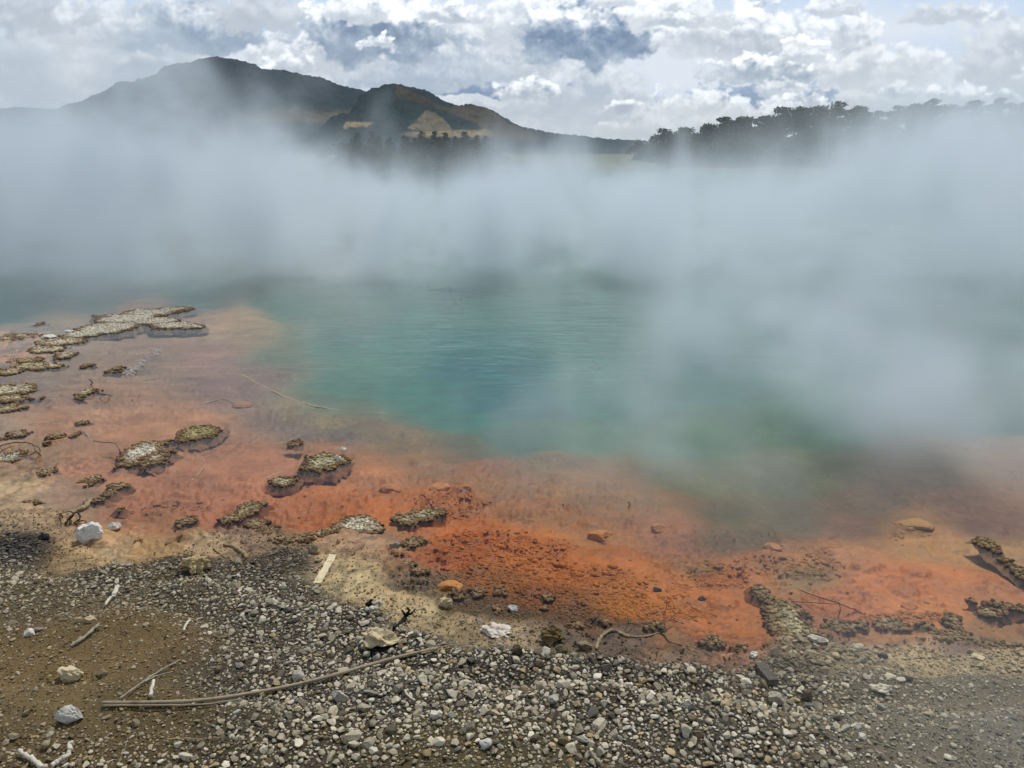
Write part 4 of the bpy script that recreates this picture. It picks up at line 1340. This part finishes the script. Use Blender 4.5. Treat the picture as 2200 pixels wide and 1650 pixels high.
def islet(name, blobs, label, seed, knob=.0095, height=.024, pale=0.6, cat="islet", group=None, olive=0.0, dens=1.0, part=None):
    """blobs: pixel ellipses (px, py, rx, ry) whose union is the outline. Knobbly sinter crust standing out of the water."""
    rng = np.random.default_rng(seed)
    G = []
    for (px, py, rx, ry) in blobs:
        p = gp(px, py, 0.0)
        s = mpp(px, py)
        y1, y2 = gp(px, py - ry, 0.0).y, gp(px, py + ry, 0.0).y
        G.append((p.x, (y1 + y2) / 2, rx * s, abs(y1 - y2) / 2))
    G = np.array(G)
    lo, hi = (G[:, :2] - G[:, 2:] * 1.35).min(0), (G[:, :2] + G[:, 2:] * 1.35).max(0)

    def field(x, y):
        f = np.full(x.shape, -9.0)
        for (cx, cy_, rx, ry) in G:
            r = np.sqrt(((x - cx) / rx) ** 2 + ((y - cy_) / ry) ** 2)
            f = np.maximum(f, (1 - r) * min(rx, ry))
        wob = fbm(x * 40 + seed, y * 40, 3, seed % 97) * .030 + fbm(x * 12 + seed, y * 12, 2, seed % 89) * .036
        return f + 1.25 * wob * np.clip(G[:, 2:].min() / .06, .25, 1)
    step = knob * 1.45
    nx, ny = max(6, int((hi[0] - lo[0]) / step)), max(6, int((hi[1] - lo[1]) / step))
    if nx * ny > 60000:
        k = math.sqrt(nx * ny / 60000)
        nx, ny = int(nx / k), int(ny / k)
    X, Y = np.meshgrid(np.linspace(lo[0], hi[0], nx), np.linspace(lo[1], hi[1], ny))
    sx, sy = (hi[0] - lo[0]) / nx, (hi[1] - lo[1]) / ny
    f = field(X, Y)
    gz = np.maximum(ground_z(G[:1, 0], G[:1, 1])[0], -.004)

    def top(f, x, y):
        return gz + height * (np.sqrt(np.clip(f / .026, 0, 1)) * (.8 + .55 * fbm(x * 20, y * 20, 3, seed % 83)))
    Z = np.where(f > 0, top(f, X, Y) - .002, gz - .004 + .9 * np.clip(f, -.05, 0))
    base_v = np.stack([X, Y, Z], -1).reshape(-1, 3)
    fc = grid_faces(ny, nx)
    keep = (f.reshape(-1)[fc] > -.035).any(1)
    fc = fc[keep]

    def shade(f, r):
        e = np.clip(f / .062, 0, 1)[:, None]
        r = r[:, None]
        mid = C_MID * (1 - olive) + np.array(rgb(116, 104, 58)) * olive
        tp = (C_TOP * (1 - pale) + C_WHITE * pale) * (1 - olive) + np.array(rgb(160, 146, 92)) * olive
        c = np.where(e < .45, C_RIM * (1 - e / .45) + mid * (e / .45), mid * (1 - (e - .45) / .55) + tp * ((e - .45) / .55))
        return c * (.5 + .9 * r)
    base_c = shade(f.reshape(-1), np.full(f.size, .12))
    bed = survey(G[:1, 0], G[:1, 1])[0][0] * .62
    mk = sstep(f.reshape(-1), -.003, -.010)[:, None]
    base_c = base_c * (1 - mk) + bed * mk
    used = np.unique(fc)
    remap = np.zeros(len(base_v), int)
    remap[used] = np.arange(len(used))
    base_v, base_c = base_v[used], base_c[used]
    fc = remap[fc]
    tri = np.concatenate([fc[:, [0, 1, 2]], fc[:, [0, 2, 3]]])
    # knobs
    jx = X + rng.uniform(-.5, .5, X.shape) * sx * 1.3
    jy = Y + rng.uniform(-.5, .5, X.shape) * sy * 1.3
    jf = field(jx, jy)
    sel = (jf > -.001) & (rng.uniform(size=X.shape) < np.where(jf < .02, 1.0, .62) * dens)
    kx, ky, kf = jx[sel], jy[sel], jf[sel]
    kz = top(np.maximum(kf, 0), kx, ky)
    # the overhanging fringe gets a second, lower ring of knobs
    rim = kf < .012
    kx, ky, kf = np.concatenate([kx, kx[rim]]), np.concatenate([ky, ky[rim]]), np.concatenate([kf, kf[rim] * 0])
    kz = np.concatenate([kz, np.maximum(kz[rim] - height * .4, .001)])
    bv, bf = ICO[1] if len(kx) > 900 else ICO[2]
    K = len(kx)
    scl = knob * rng.uniform(.45, 1.25, (K, 3)) * np.array([1, 1, .9]) * (np.array([max(sx, knob) / knob, max(sy, knob) / knob, 1]) ** .5)
    kv = bv[None] * scl[:, None] * (1 + .25 * rng.normal(size=(K, len(bv), 1)) * .5) + np.stack([kx, ky, kz], -1)[:, None]
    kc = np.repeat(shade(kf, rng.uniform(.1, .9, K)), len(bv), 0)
    kfaces = (bf[None] + (np.arange(K) * len(bv))[:, None, None]).reshape(-1, 3) + len(base_v)
    V = np.concatenate([base_v, kv.reshape(-1, 3)])
    F = np.concatenate([tri, kfaces])
    C_ = np.concatenate([base_c, kc])
    org = np.array([G[0, 0], G[0, 1], 0])
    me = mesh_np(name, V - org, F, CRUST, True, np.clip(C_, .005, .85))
    o = link(name, me, label=label, cat=cat, group=group)
    o.location = org
    return o


IS = [
    ("crust_islet", [(425, 931, 40, 17), (455, 925, 20, 9), (400, 938, 16, 10)], "round olive crust islet with knobbly rim in pink water", .3, .7),
    ("crust_islet", [(300, 972, 40, 22), (335, 985, 28, 18), (335, 958, 16, 8), (285, 990, 24, 14)], "grey star shaped crust islet touched by a curved twig", .9, 0),
    ("crust_islet", [(695, 995, 44, 22), (725, 988, 22, 14)], "olive crust islet with white stones on its edge", .7, .5),
    ("crust_islet", [(606, 1035, 30, 12), (625, 1030, 12, 7)], "small oblong crust islet below the one with white stones", .5, .2),
    ("crust_islet", [(538, 1090, 26, 13), (520, 1103, 20, 10), (495, 1115, 26, 8), (550, 1125, 26, 9), (580, 1140, 24, 10), (560, 1084, 10, 5)], "branching dark crust reef joined to the yellow shallows", .3, .2),
    ("crust_islet", [(768, 1127, 44, 20), (745, 1132, 24, 14), (800, 1136, 18, 10)], "domed dark crust islet with a pale crown at the yellow shallows", .6, 0),
    ("crust_islet", [(875, 1117, 26, 13), (905, 1107, 30, 13), (935, 1100, 18, 9)], "elongated dark crust islet pointing at the orange water", .3, .2),
    ("crust_islet", [(885, 1166, 30, 12), (860, 1184, 24, 9), (908, 1160, 14, 6)], "dark crust tongue holding the round grey stone", .2, .2),
    ("crust_islet", [(636, 953, 12, 6)], "tiny round crust islet alone in pink water", .2, .1),
    ("crust_islet", [(185, 846, 19, 9)], "small square crust islet beside a dark forked twig", .4, .4),
    ("crust_islet", [(243, 796, 15, 6)], "small flat crust islet in the violet shallows", .4, .4),
    ("crust_islet", [(185, 787, 11, 5)], "smaller flat crust islet behind the one in violet shallows", .2, .2),
    ("crust_islet", [(395, 1122, 24, 10), (385, 1130, 12, 6)], "dark crust clump on the orange bed left of the branching reef", .1, .0),
    ("crust_islet", [(195, 1033, 17, 9)], "dark crust clump in the shallows below the star shaped islet", .1, 0),
    ("crust_islet", [(258, 1044, 22, 6), (236, 1060, 14, 6), (208, 1076, 16, 6)], "broken chain of dark crust leading to the driftwood stub", .1, 0),
    ("crust_islet", [(120, 941, 18, 6), (106, 950, 8, 4)], "thin dark crust strip right of the branch tangle", .1, 0),
    ("crust_islet", [(102, 1014, 17, 7)], "dark crust clump below the branch tangle", .2, 0),
    ("crust_islet", [(33, 934, 18, 9)], "grey crust clump behind the branch tangle", .6, 0),
    ("crust_islet", [(258, 1094, 14, 6)], "small dark crust clump near the small pale rock", .1, 0),
    ("crust_islet", [(178, 908, 12, 4)], "thin crust speck in shallow water left of the round islet", .3, 0),
    ("crust_islet", [(160, 934, 6, 5)], "dark crust speck right of the thin crust strip", .1, 0),
    ("crust_islet", [(15, 985, 30, 14)], "grey crust mat under the branch tangle", .8, 0),
    ("crust_islet", [(75, 1080, 18, 5)], "brown crust lump on the yellow flat above the root tangle", .4, .3),
    ("crust_platform", [(370, 665, 44, 5), (320, 672, 60, 8), (270, 685, 60, 10), (330, 690, 50, 8), (370, 700, 44, 8), (410, 702, 28, 5), (230, 705, 60, 13), (180, 718, 40, 9), (225, 679, 22, 3)],
     "broad whitish crust platform reaching out into the green water", 1.0, .1),
    ("crust_reef", [(130, 735, 50, 8), (100, 752, 40, 8), (140, 764, 22, 7)], "grey crust reef between the whitish platform and the long dark reef", .5, .1),
    ("crust_reef", [(70, 788, 46, 9), (110, 786, 24, 6), (25, 798, 30, 8), (60, 775, 30, 6)], "long dark crust reef running in from the photo's edge", .3, .2),
    ("crust_islet", [(25, 838, 48, 14), (55, 842, 20, 8)], "pale topped crust mound at the photo's edge, upper of three", .9, .4),
    ("crust_islet", [(30, 857, 44, 7)], "narrow crust strip at the photo's edge, middle of three", .3, .3),
    ("crust_islet", [(8, 881, 32, 10)], "small crust mound at the photo's edge, lowest of three", .4, .3),
    ("crust_islet", [(85, 695, 10, 3)], "tiny dark crust fleck behind the grey reef", .1, 0),
    ("crust_strip", [(40, 722, 44, 4), (10, 728, 30, 4)], "thin brown crust strip on the far flat", .4, .1),
    ("crust_spit", [(1634, 1270, 19, 13), (1652, 1285, 18, 10), (1672, 1300, 22, 12), (1690, 1320, 40, 20), (1705, 1345, 52, 24), (1720, 1362, 44, 20), (1700, 1375, 30, 16)],
     "triangular crust spit running from the bank into orange water", .35, .35),
    ("crust_clump", [(1824, 1346, 40, 12), (1848, 1340, 18, 14)], "dark crust clump nearest the triangular spit along the shore", .2, .2),
    ("crust_clump", [(1922, 1341, 32, 14)], "dark rounded crust clump at the end of the long twig", .2, .2),
    ("crust_clump", [(1990, 1345, 18, 9), (2012, 1360, 20, 9)], "low crust clump midway along the far right shore", .2, .2),
    ("crust_clump", [(2055, 1340, 17, 14)], "upright dark crust clump near the crusted log", .2, .1),
    ("crust_clump", [(2050, 1368, 36, 12), (2075, 1378, 20, 10)], "brown crust mat at the shore below the upright clump", .3, .4),
    ("crust_log", [(2140, 1297, 22, 6), (2170, 1303, 24, 7), (2200, 1312, 20, 7)], "crust covered log at the photo's edge over a rusty gap", .1, .1),
    ("crust_clump", [(2128, 1316, 26, 10)], "dark crust clump in front of the crusted log", .1, .1),
    ("crust_clump", [(2090, 1292, 9, 6)], "tiny dark crust clump left of the crusted log", .1, .1),
    ("crust_chain", [(2120, 1168, 20, 13), (2138, 1184, 10, 6), (2165, 1205, 16, 7), (2185, 1222, 16, 10), (2200, 1236, 14, 9)], "diagonal chain of dark crust on the far orange shelf", .2, .4),
    ("crust_clump", [(2160, 1388, 40, 10), (2120, 1382, 24, 8)], "brown crust mat at the photo's edge on the yellow shore", .3, .4),
    ("crust_clump", [(985, 1274, 15, 10)], "grey tipped crust clump in the amber shallows behind the rough cream stone", .5, 0),
    ("crust_clump", [(1024, 1274, 12, 10)], "dark crust clump in amber shallows, second from the rough cream stone", .1, 0),
    ("crust_clump", [(1077, 1270, 13, 11)], "dark crust clump in amber shallows behind the white angular stone", .1, 0),
    ("crust_clump", [(1178, 1284, 13, 9)], "dark crust clump in amber shallows above the mossy rock", .1, 0),
    ("crust_clump", [(1171, 1308, 8, 6)], "tiny dark crust clump right above the mossy rock", .1, 0),
    ("crust_clump", [(1070, 1310, 12, 8)], "brown crust bit left of the white angular stone", .3, .2),
    ("crust_clump", [(1300, 1338, 12, 8), (1284, 1330, 8, 5)], "dark crust clump above the bend of the grey branch", .1, 0),
    ("crust_clump", [(1236, 1342, 14, 7)], "brown crust clump right of the mossy rock", .3, .2),
    ("crust_clump", [(1412, 1342, 18, 9), (1396, 1350, 10, 6)], "dark crust clump under the pink twig", .1, 0),
    ("crust_clump", [(1530, 1382, 20, 10)], "brown crust clump at the shore left of the rough white stone", .3, .2),
    ("crust_clump", [(1590, 1396, 20, 8)], "rusty crust clump beside the rough white stone", .2, .1),
    ("crust_clump", [(875, 1215, 14, 9), (905, 1228, 18, 5)], "ragged crust bit at the tip of the yellow crust", .3, 0),
    ("crust_clump", [(620, 1165, 34, 8), (650, 1158, 24, 7)], "low dark crust fringe between the reef and the hollow stone", .2, .1),
    ("crust_clump", [(680, 1150, 20, 6), (712, 1142, 22, 6)], "crumbled crust fringe left of the domed islet", .3, .2),
    ("crust_clump", [(298, 1164, 12, 4)], "small brown crumb in the yellow shallows", .4, .3),
    ("crust_clump", [(370, 1168, 16, 5)], "brown crust crumb at the edge of the yellow shallows", .4, .3),
]
for i_, (nm, bl, lab, pale, ol) in enumerate(IS):
    far_ = bl[0][1] < 900
    islet(nm, bl, lab, 1000 + 7 * i_, knob=.0080 if not far_ else .0115, height=.0095 if bl[0][2] > 20 else .012, pale=pale, olive=ol, cat="crust" if "islet" not in nm else "islet", group="knobbly crust islets in the hot pool")

for i_, (px_, py_, w_, h_, l_) in enumerate([(741, 996, 18, 14, "white stone on the edge of the olive islet, upper one"), (728, 1013, 20, 12, "white stone on the edge of the olive islet, lower one"),
                                             (148, 717, 24, 6, "flat white stone at the foot of the whitish platform"), (103, 725, 30, 8, "flat white stone on the far crust flat")]):
    rock("white_stone", px_, py_, w_, h_, R_WHITE, l_, 500 + i_, cat="stone", level=3, lift=.012)


# ------------------------------------------------------------------ gravel
def gravel():
    rng = np.random.default_rng(77)
    # candidates, bigger stones first
    N0 = 260000
    Y = rng.uniform(1.15, 3.55, N0)
    X = rng.uniform(-1, 1, N0) * (0.92 * Y + 1.15)
    lz = survey(X, Y)
    colg, z0 = lz
    px, py = to_px(X, Y, z0)
    dirt = np.clip(1.25 * np.exp(-(((px - 150) / 330) ** 2 + ((py - 1440) / 170) ** 2)), 0, 1)
    dirt = np.clip(dirt + .25 * fbm(X * 3, Y * 3, 4, 17) * (dirt > .08), 0, 1)
    dirt = np.maximum(dirt, .9 * np.exp(-(((px - 380) / 130) ** 2 + ((py - 1560) / 60) ** 2)))
    dirt = np.maximum(dirt, .75 * np.exp(-(((px - 980) / 260) ** 2 + ((py - 1665) / 40) ** 2)))
    fine = sstep(px, 1700, 2000)
    dens = sstep(z0, .010, .030) * (1 - .76 * dirt) * (1 - .55 * fine)
    bank = sstep(z0, .003, .008) * (1 - sstep(z0, .02, .03))
    dens = np.maximum(dens, (.16 + .5 * sstep(px, 1500, 1750)) * bank)
    bank = bank * sstep(px, 1500, 1750)
    size = np.exp(rng.normal(np.log(.0058), .47, N0))
    size = np.clip(size, .0032, .024) * (1 - .35 * fine) * (1 - .35 * dirt) * np.where(z0 < .03, .85, 1.0)
    size = size * (1 + .5 * bank)
    keep = rng.uniform(size=N0) < dens
    X, Y, size, px, py, z0, colg, dirt, bank = (a[keep] for a in (X, Y, size, px, py, z0, colg, dirt, bank))
    o = np.argsort(-size)
    X, Y, size, px, py, z0, colg, dirt, bank = (a[o] for a in (X, Y, size, px, py, z0, colg, dirt, bank))
    cell, g = .03, {}
    ok = np.zeros(len(X), bool)
    hs = HERO_SPOTS
    for i in range(len(X)):
        x, y, r = X[i], Y[i], size[i]
        bad = False
        for (hx, hy, hr) in hs:
            if (x - hx) ** 2 + (y - hy) ** 2 < (hr * .75 + r * .5) ** 2:
                bad = True
                break
        if bad:
            continue
        ci, cj = int(x // cell), int(y // cell)
        for a in (-1, 0, 1):
            for b in (-1, 0, 1):
                for (qx, qy, qr) in g.get((ci + a, cj + b), ()):
                    if (qx - x) ** 2 + (qy - y) ** 2 < (.70 * (qr + r)) ** 2:
                        bad = True
                        break
                if bad:
                    break
            if bad:
                break
        if not bad:
            ok[i] = True
            g.setdefault((ci, cj), []).append((x, y, r))
    X, Y, size, px, py, z0, colg, dirt, bank = (a[ok] for a in (X, Y, size, px, py, z0, colg, dirt, bank))
    z = ground_height(X, Y, z0)
    n = len(X)
    PAL = np.array([rgb(*c) for c in ((204, 197, 178), (182, 174, 154), (138, 132, 116), (100, 94, 82), (178, 160, 124), (216, 211, 196), (118, 104, 78), (156, 154, 144))])
    ch = rng.choice(len(PAL), n, p=[.24, .22, .16, .08, .10, .09, .05, .06])
    col = PAL[ch] * rng.uniform(.85, 1.3, (n, 1)) * np.array([1.03, 1.0, .92])
    wet = (1 - sstep(z0 + .012 * fbm(X * 4, Y * 4, 3, 3), .022, .055))[:, None]
    col = col * (1 - .62 * wet)
    blk = np.exp(-(((px - 60) / 110) ** 2 + ((py - 1172) / 26) ** 2))[:, None]
    col = col * (1 - .75 * blk)
    fine_ = sstep(px, 1650, 2000)
    bk = (.85 * bank)[:, None] * (rng.uniform(size=(n, 1)) < .8)
    col = col * (1 - bk) + bk * np.array(rgb(182, 166, 128)) * rng.uniform(.6, 1.2, (n, 1))
    mixd = np.clip(.24 + .2 * fine_ + .55 * dirt, 0, .65)[:, None]
    col = col * (1 - mixd) + mixd * colg * 1.5
    # the 300 that show largest become things of their own
    inf = (px > -8) & (px < 2208) & (py < 1655) & (py > 1100)
    app = np.where(inf, size / np.hypot(Y, CAM_H), 0)
    top = np.argsort(-app)[:300]
    big = np.zeros(n, bool)
    big[top] = True
    SH = [stone_shape(1 if k < 20 else 2, np.random.default_rng(2000 + k), 10, None, .12, (.38, .80)) for k in range(20)]
    Vs, Fs, Cs, k0 = [], [], [], 0
    rest = np.nonzero(~big)[0]
    for k in range(20):
        idx = rest[rest % 20 == k]
        if not len(idx):
            continue
        v, f = SH[k]
        a = rng.uniform(0, 6.28, len(idx))
        t = rng.normal(size=(len(idx), 2)) * .35
        ca, sa = np.cos(a)[:, None], np.sin(a)[:, None]
        vx = v[None, :, 0] * ca - v[None, :, 1] * sa
        vy = v[None, :, 0] * sa + v[None, :, 1] * ca
        vz = v[None, :, 2] + t[:, :1] * vx * .6 + t[:, 1:] * vy * .6
        s_ = size[idx][:, None]
        W_ = np.stack([X[idx][:, None] + vx * s_, Y[idx][:, None] + vy * s_, z[idx][:, None] + (vz + .10 + .45 * (rng.uniform(size=(len(idx), 1)) ** 2)) * s_], -1)
        Vs.append(W_.reshape(-1, 3))
        Fs.append((f[None] + (np.arange(len(idx)) * len(v))[:, None, None]).reshape(-1, 3) + k0)
        Cs.append(np.repeat(col[idx], len(v), 0))
        k0 += len(idx) * len(v)
    # grit between the stones
    M = 115000
    gy = rng.uniform(1.15, 3.6, M)
    gx = rng.uniform(-1, 1, M) * (.92 * gy + 1.15)
    gc, gz0 = survey(gx, gy)
    kp = (gz0 > -.004) & (rng.uniform(size=M) < np.where(gz0 < .012, .42, .62))
    gx, gy, gc, gz0 = gx[kp], gy[kp], gc[kp], gz0[kp]
    gz = ground_height(gx, gy, gz0)
    v, f = ICO[1]
    v = v[:12] if len(v) == 12 else v
    m_ = len(gx)
    s_ = (np.exp(rng.normal(np.log(.0022), .45, m_)) * (1 + .5 * (gz0 < .012)))[:, None, None]
    W_ = v[None] * s_ * rng.uniform(.6, 1.2, (m_, 1, 3)) * (1 + .3 * rng.normal(size=(m_, len(v), 1)) * .6) + np.stack([gx, gy, gz + .0012], -1)[:, None]
    Vs.append(W_.reshape(-1, 3))
    Fs.append((f[None] + (np.arange(m_) * len(v))[:, None, None]).reshape(-1, 3) + k0)
    gcol = gc * np.where(gz0[:, None] < .012, rng.uniform(.62, 1.35, (m_, 1)), rng.uniform(.6, 2.1, (m_, 1))) + .05 * (rng.uniform(size=(m_, 1)) < .25) * (gz0[:, None] > .012)
    Cs.append(np.repeat(gcol, len(v), 0))
    me = mesh_np("gravel", np.concatenate(Vs), np.concatenate(Fs), STONE_A, False, np.clip(np.concatenate(Cs), .01, .8))
    link("gravel", me, kind="stuff")
    # single pebbles
    shapes = []
    for k in range(16):
        v, f = stone_shape(3, np.random.default_rng(3000 + k), 12, None, .1, (.40, .80))
        shapes.append(mesh_np("pebble", v, f, STONE_O, False))
    for q in top:
        dsc = "dark" if col[q].mean() < .12 else "mid grey" if col[q].mean() < .27 else "pale grey"
        if dirt[q] > .45:
            lab, grp = f"{dsc} pebble sitting in brown dirt", f"{dsc} pebbles in the dirt"
        elif px[q] > 1700:
            lab, grp = f"{dsc} pebble on the fine gravel under the yellow bank", f"{dsc} pebbles on the fine gravel"
        elif px[q] < 700:
            lab, grp = f"{dsc} pebble among coarse gravel on the dirt's margin", f"{dsc} pebbles at the dirt's margin"
        else:
            lab, grp = f"{dsc} angular pebble in the coarse middle gravel bank", f"{dsc} pebbles in the middle gravel"
        o_ = link("pebble", shapes[q % 16], label=lab, cat="pebble", group=grp)
        o_.location = (X[q], Y[q], z[q] + size[q] * .3)
        o_.scale = (size[q],) * 3
        o_.rotation_euler = (rng.normal() * .25, rng.normal() * .25, rng.uniform(0, 6.28))
        o_.color = (*np.clip(col[q], .01, .8), 1)
    print("gravel", n, m_)


def sunken_pebbles():
    """Algae-coated pebbles and flakes on the orange shelf."""
    rng = np.random.default_rng(88)
    M = 190000
    Y = 2.4 + 4.6 * rng.uniform(size=M) ** 1.9
    X = rng.uniform(-1, 1, M) * (.75 * Y + .5)
    c, z0 = survey(X, Y)
    qx, qy = to_px(X, Y, z0)
    cl = pebbly(X, Y, qx, qy)
    k = (z0 < -.006) & (z0 > -.075) & (rng.uniform(size=M) < .006 + .72 * cl)
    X, Y, c, z0 = X[k], Y[k], c[k], z0[k]
    z = ground_height(X, Y, z0)
    n = len(X)
    SH = [stone_shape(1, np.random.default_rng(4000 + q), 6, (1.0, .85, .34)) for q in range(12)]
    s = np.exp(rng.normal(np.log(.0058), .55, n))
    s = np.clip(s, .003, .04)
    s = np.minimum(s, np.maximum(-z0 * .7, .004))
    col = c * rng.uniform(.84, 1.2, (n, 1)) * np.array([.98, 1.04, 1.05])
    Vs, Fs, Cs, k0 = [], [], [], 0
    for q in range(12):
        idx = np.nonzero(np.arange(n) % 12 == q)[0]
        v, f = SH[q]
        a = rng.uniform(0, 6.28, len(idx))[:, None]
        vx = v[None, :, 0] * np.cos(a) - v[None, :, 1] * np.sin(a)
        vy = v[None, :, 0] * np.sin(a) + v[None, :, 1] * np.cos(a)
        vz = np.repeat(v[None, :, 2], len(idx), 0)
        s_ = s[idx][:, None]
        Vs.append(np.stack([X[idx][:, None] + vx * s_, Y[idx][:, None] + vy * s_, z[idx][:, None] + vz * s_], -1).reshape(-1, 3))
        Fs.append((f[None] + (np.arange(len(idx)) * len(v))[:, None, None]).reshape(-1, 3) + k0)
        Cs.append(np.repeat(col[idx], len(v), 0))
        k0 += len(idx) * len(v)
    v, f = SH[0]
    for q in range(70):                                    # trail of white chips through the violet shallows
        t = rng.uniform()
        p = gp(345 - 78 * t + rng.normal() * 7, 742 + 60 * t + rng.normal() * 3, -.02)
        Vs.append(v * rng.uniform(.008, .02) + np.array((p.x, p.y, -.016)))
        Fs.append(f + k0)
        Cs.append(np.repeat([rgb(206, 196, 184)], len(v), 0))
        k0 += len(v)
    me = mesh_np("sunken_gravel", np.concatenate(Vs), np.concatenate(Fs), STONE_A, True, np.clip(np.concatenate(Cs), .004, .8))
    link("sunken_gravel", me, kind="stuff")


gravel()
sunken_pebbles()


# ------------------------------------------------------------------ bubbling patches
def bubbles():
    m, n, o = new_mat("bubble_film")
    principled(n, o, rgb(70, 104, 96), 0.15, 0.5)  # dark reflections are put into the bubbles' base colour
    rng = np.random.default_rng(5)
    v, f = ICO[2]
    v = v * np.array([1, 1, .55])
    Vs, Fs, k = [], [], 0
    for (px, py, sx, sy, c) in ((640, 600, 55, 7, 150), (800, 612, 50, 6, 90), (960, 622, 70, 7, 190), (1290, 615, 90, 9, 60), (1280, 790, 22, 9, 26),
                                (1960, 846, 30, 8, 26), (2050, 850, 26, 12, 20), (110, 640, 80, 10, 30), (250, 650, 60, 6, 24), (1010, 650, 60, 10, 40)):
        for _ in range(c):
            p = gp(px + rng.normal() * sx * .6, py + rng.normal() * sy * .6, 0.0)
            r = rng.uniform(.003, .009)
            Vs.append(v * r + np.array((p.x, p.y, 0)))
            Fs.append(f + k)
            k += len(v)
    me = mesh_np("bubbles", np.concatenate(Vs), np.concatenate(Fs), m)
    link("bubbles", me, kind="stuff")


bubbles()


def haze():
    m = bpy.data.materials.new("air_haze")
    m.use_nodes = True
    m.node_tree.nodes.clear()
    n = NT(m.node_tree)
    o = n.new('ShaderNodeOutputMaterial')
    pv = n.new('ShaderNodeVolumePrincipled')
    pv.inputs['Color'].default_value = (.78, .88, 1.0, 1)
    pv.inputs['Density'].default_value = .00005
    n.nt.links.new(pv.outputs[0], o.inputs['Volume'])
    V = [(a, b, c) for c in (-5, 420) for b in (-60, 3300) for a in (-2600, 2600)]
    F = [(0, 2, 3, 1), (4, 5, 7, 6), (0, 1, 5, 4), (2, 6, 7, 3), (0, 4, 6, 2), (1, 3, 7, 5)]
    me = bpy.data.meshes.new("haze")
    me.from_pydata(V, [], F)
    me.materials.append(m)
    link("haze", me, kind="stuff")


haze()
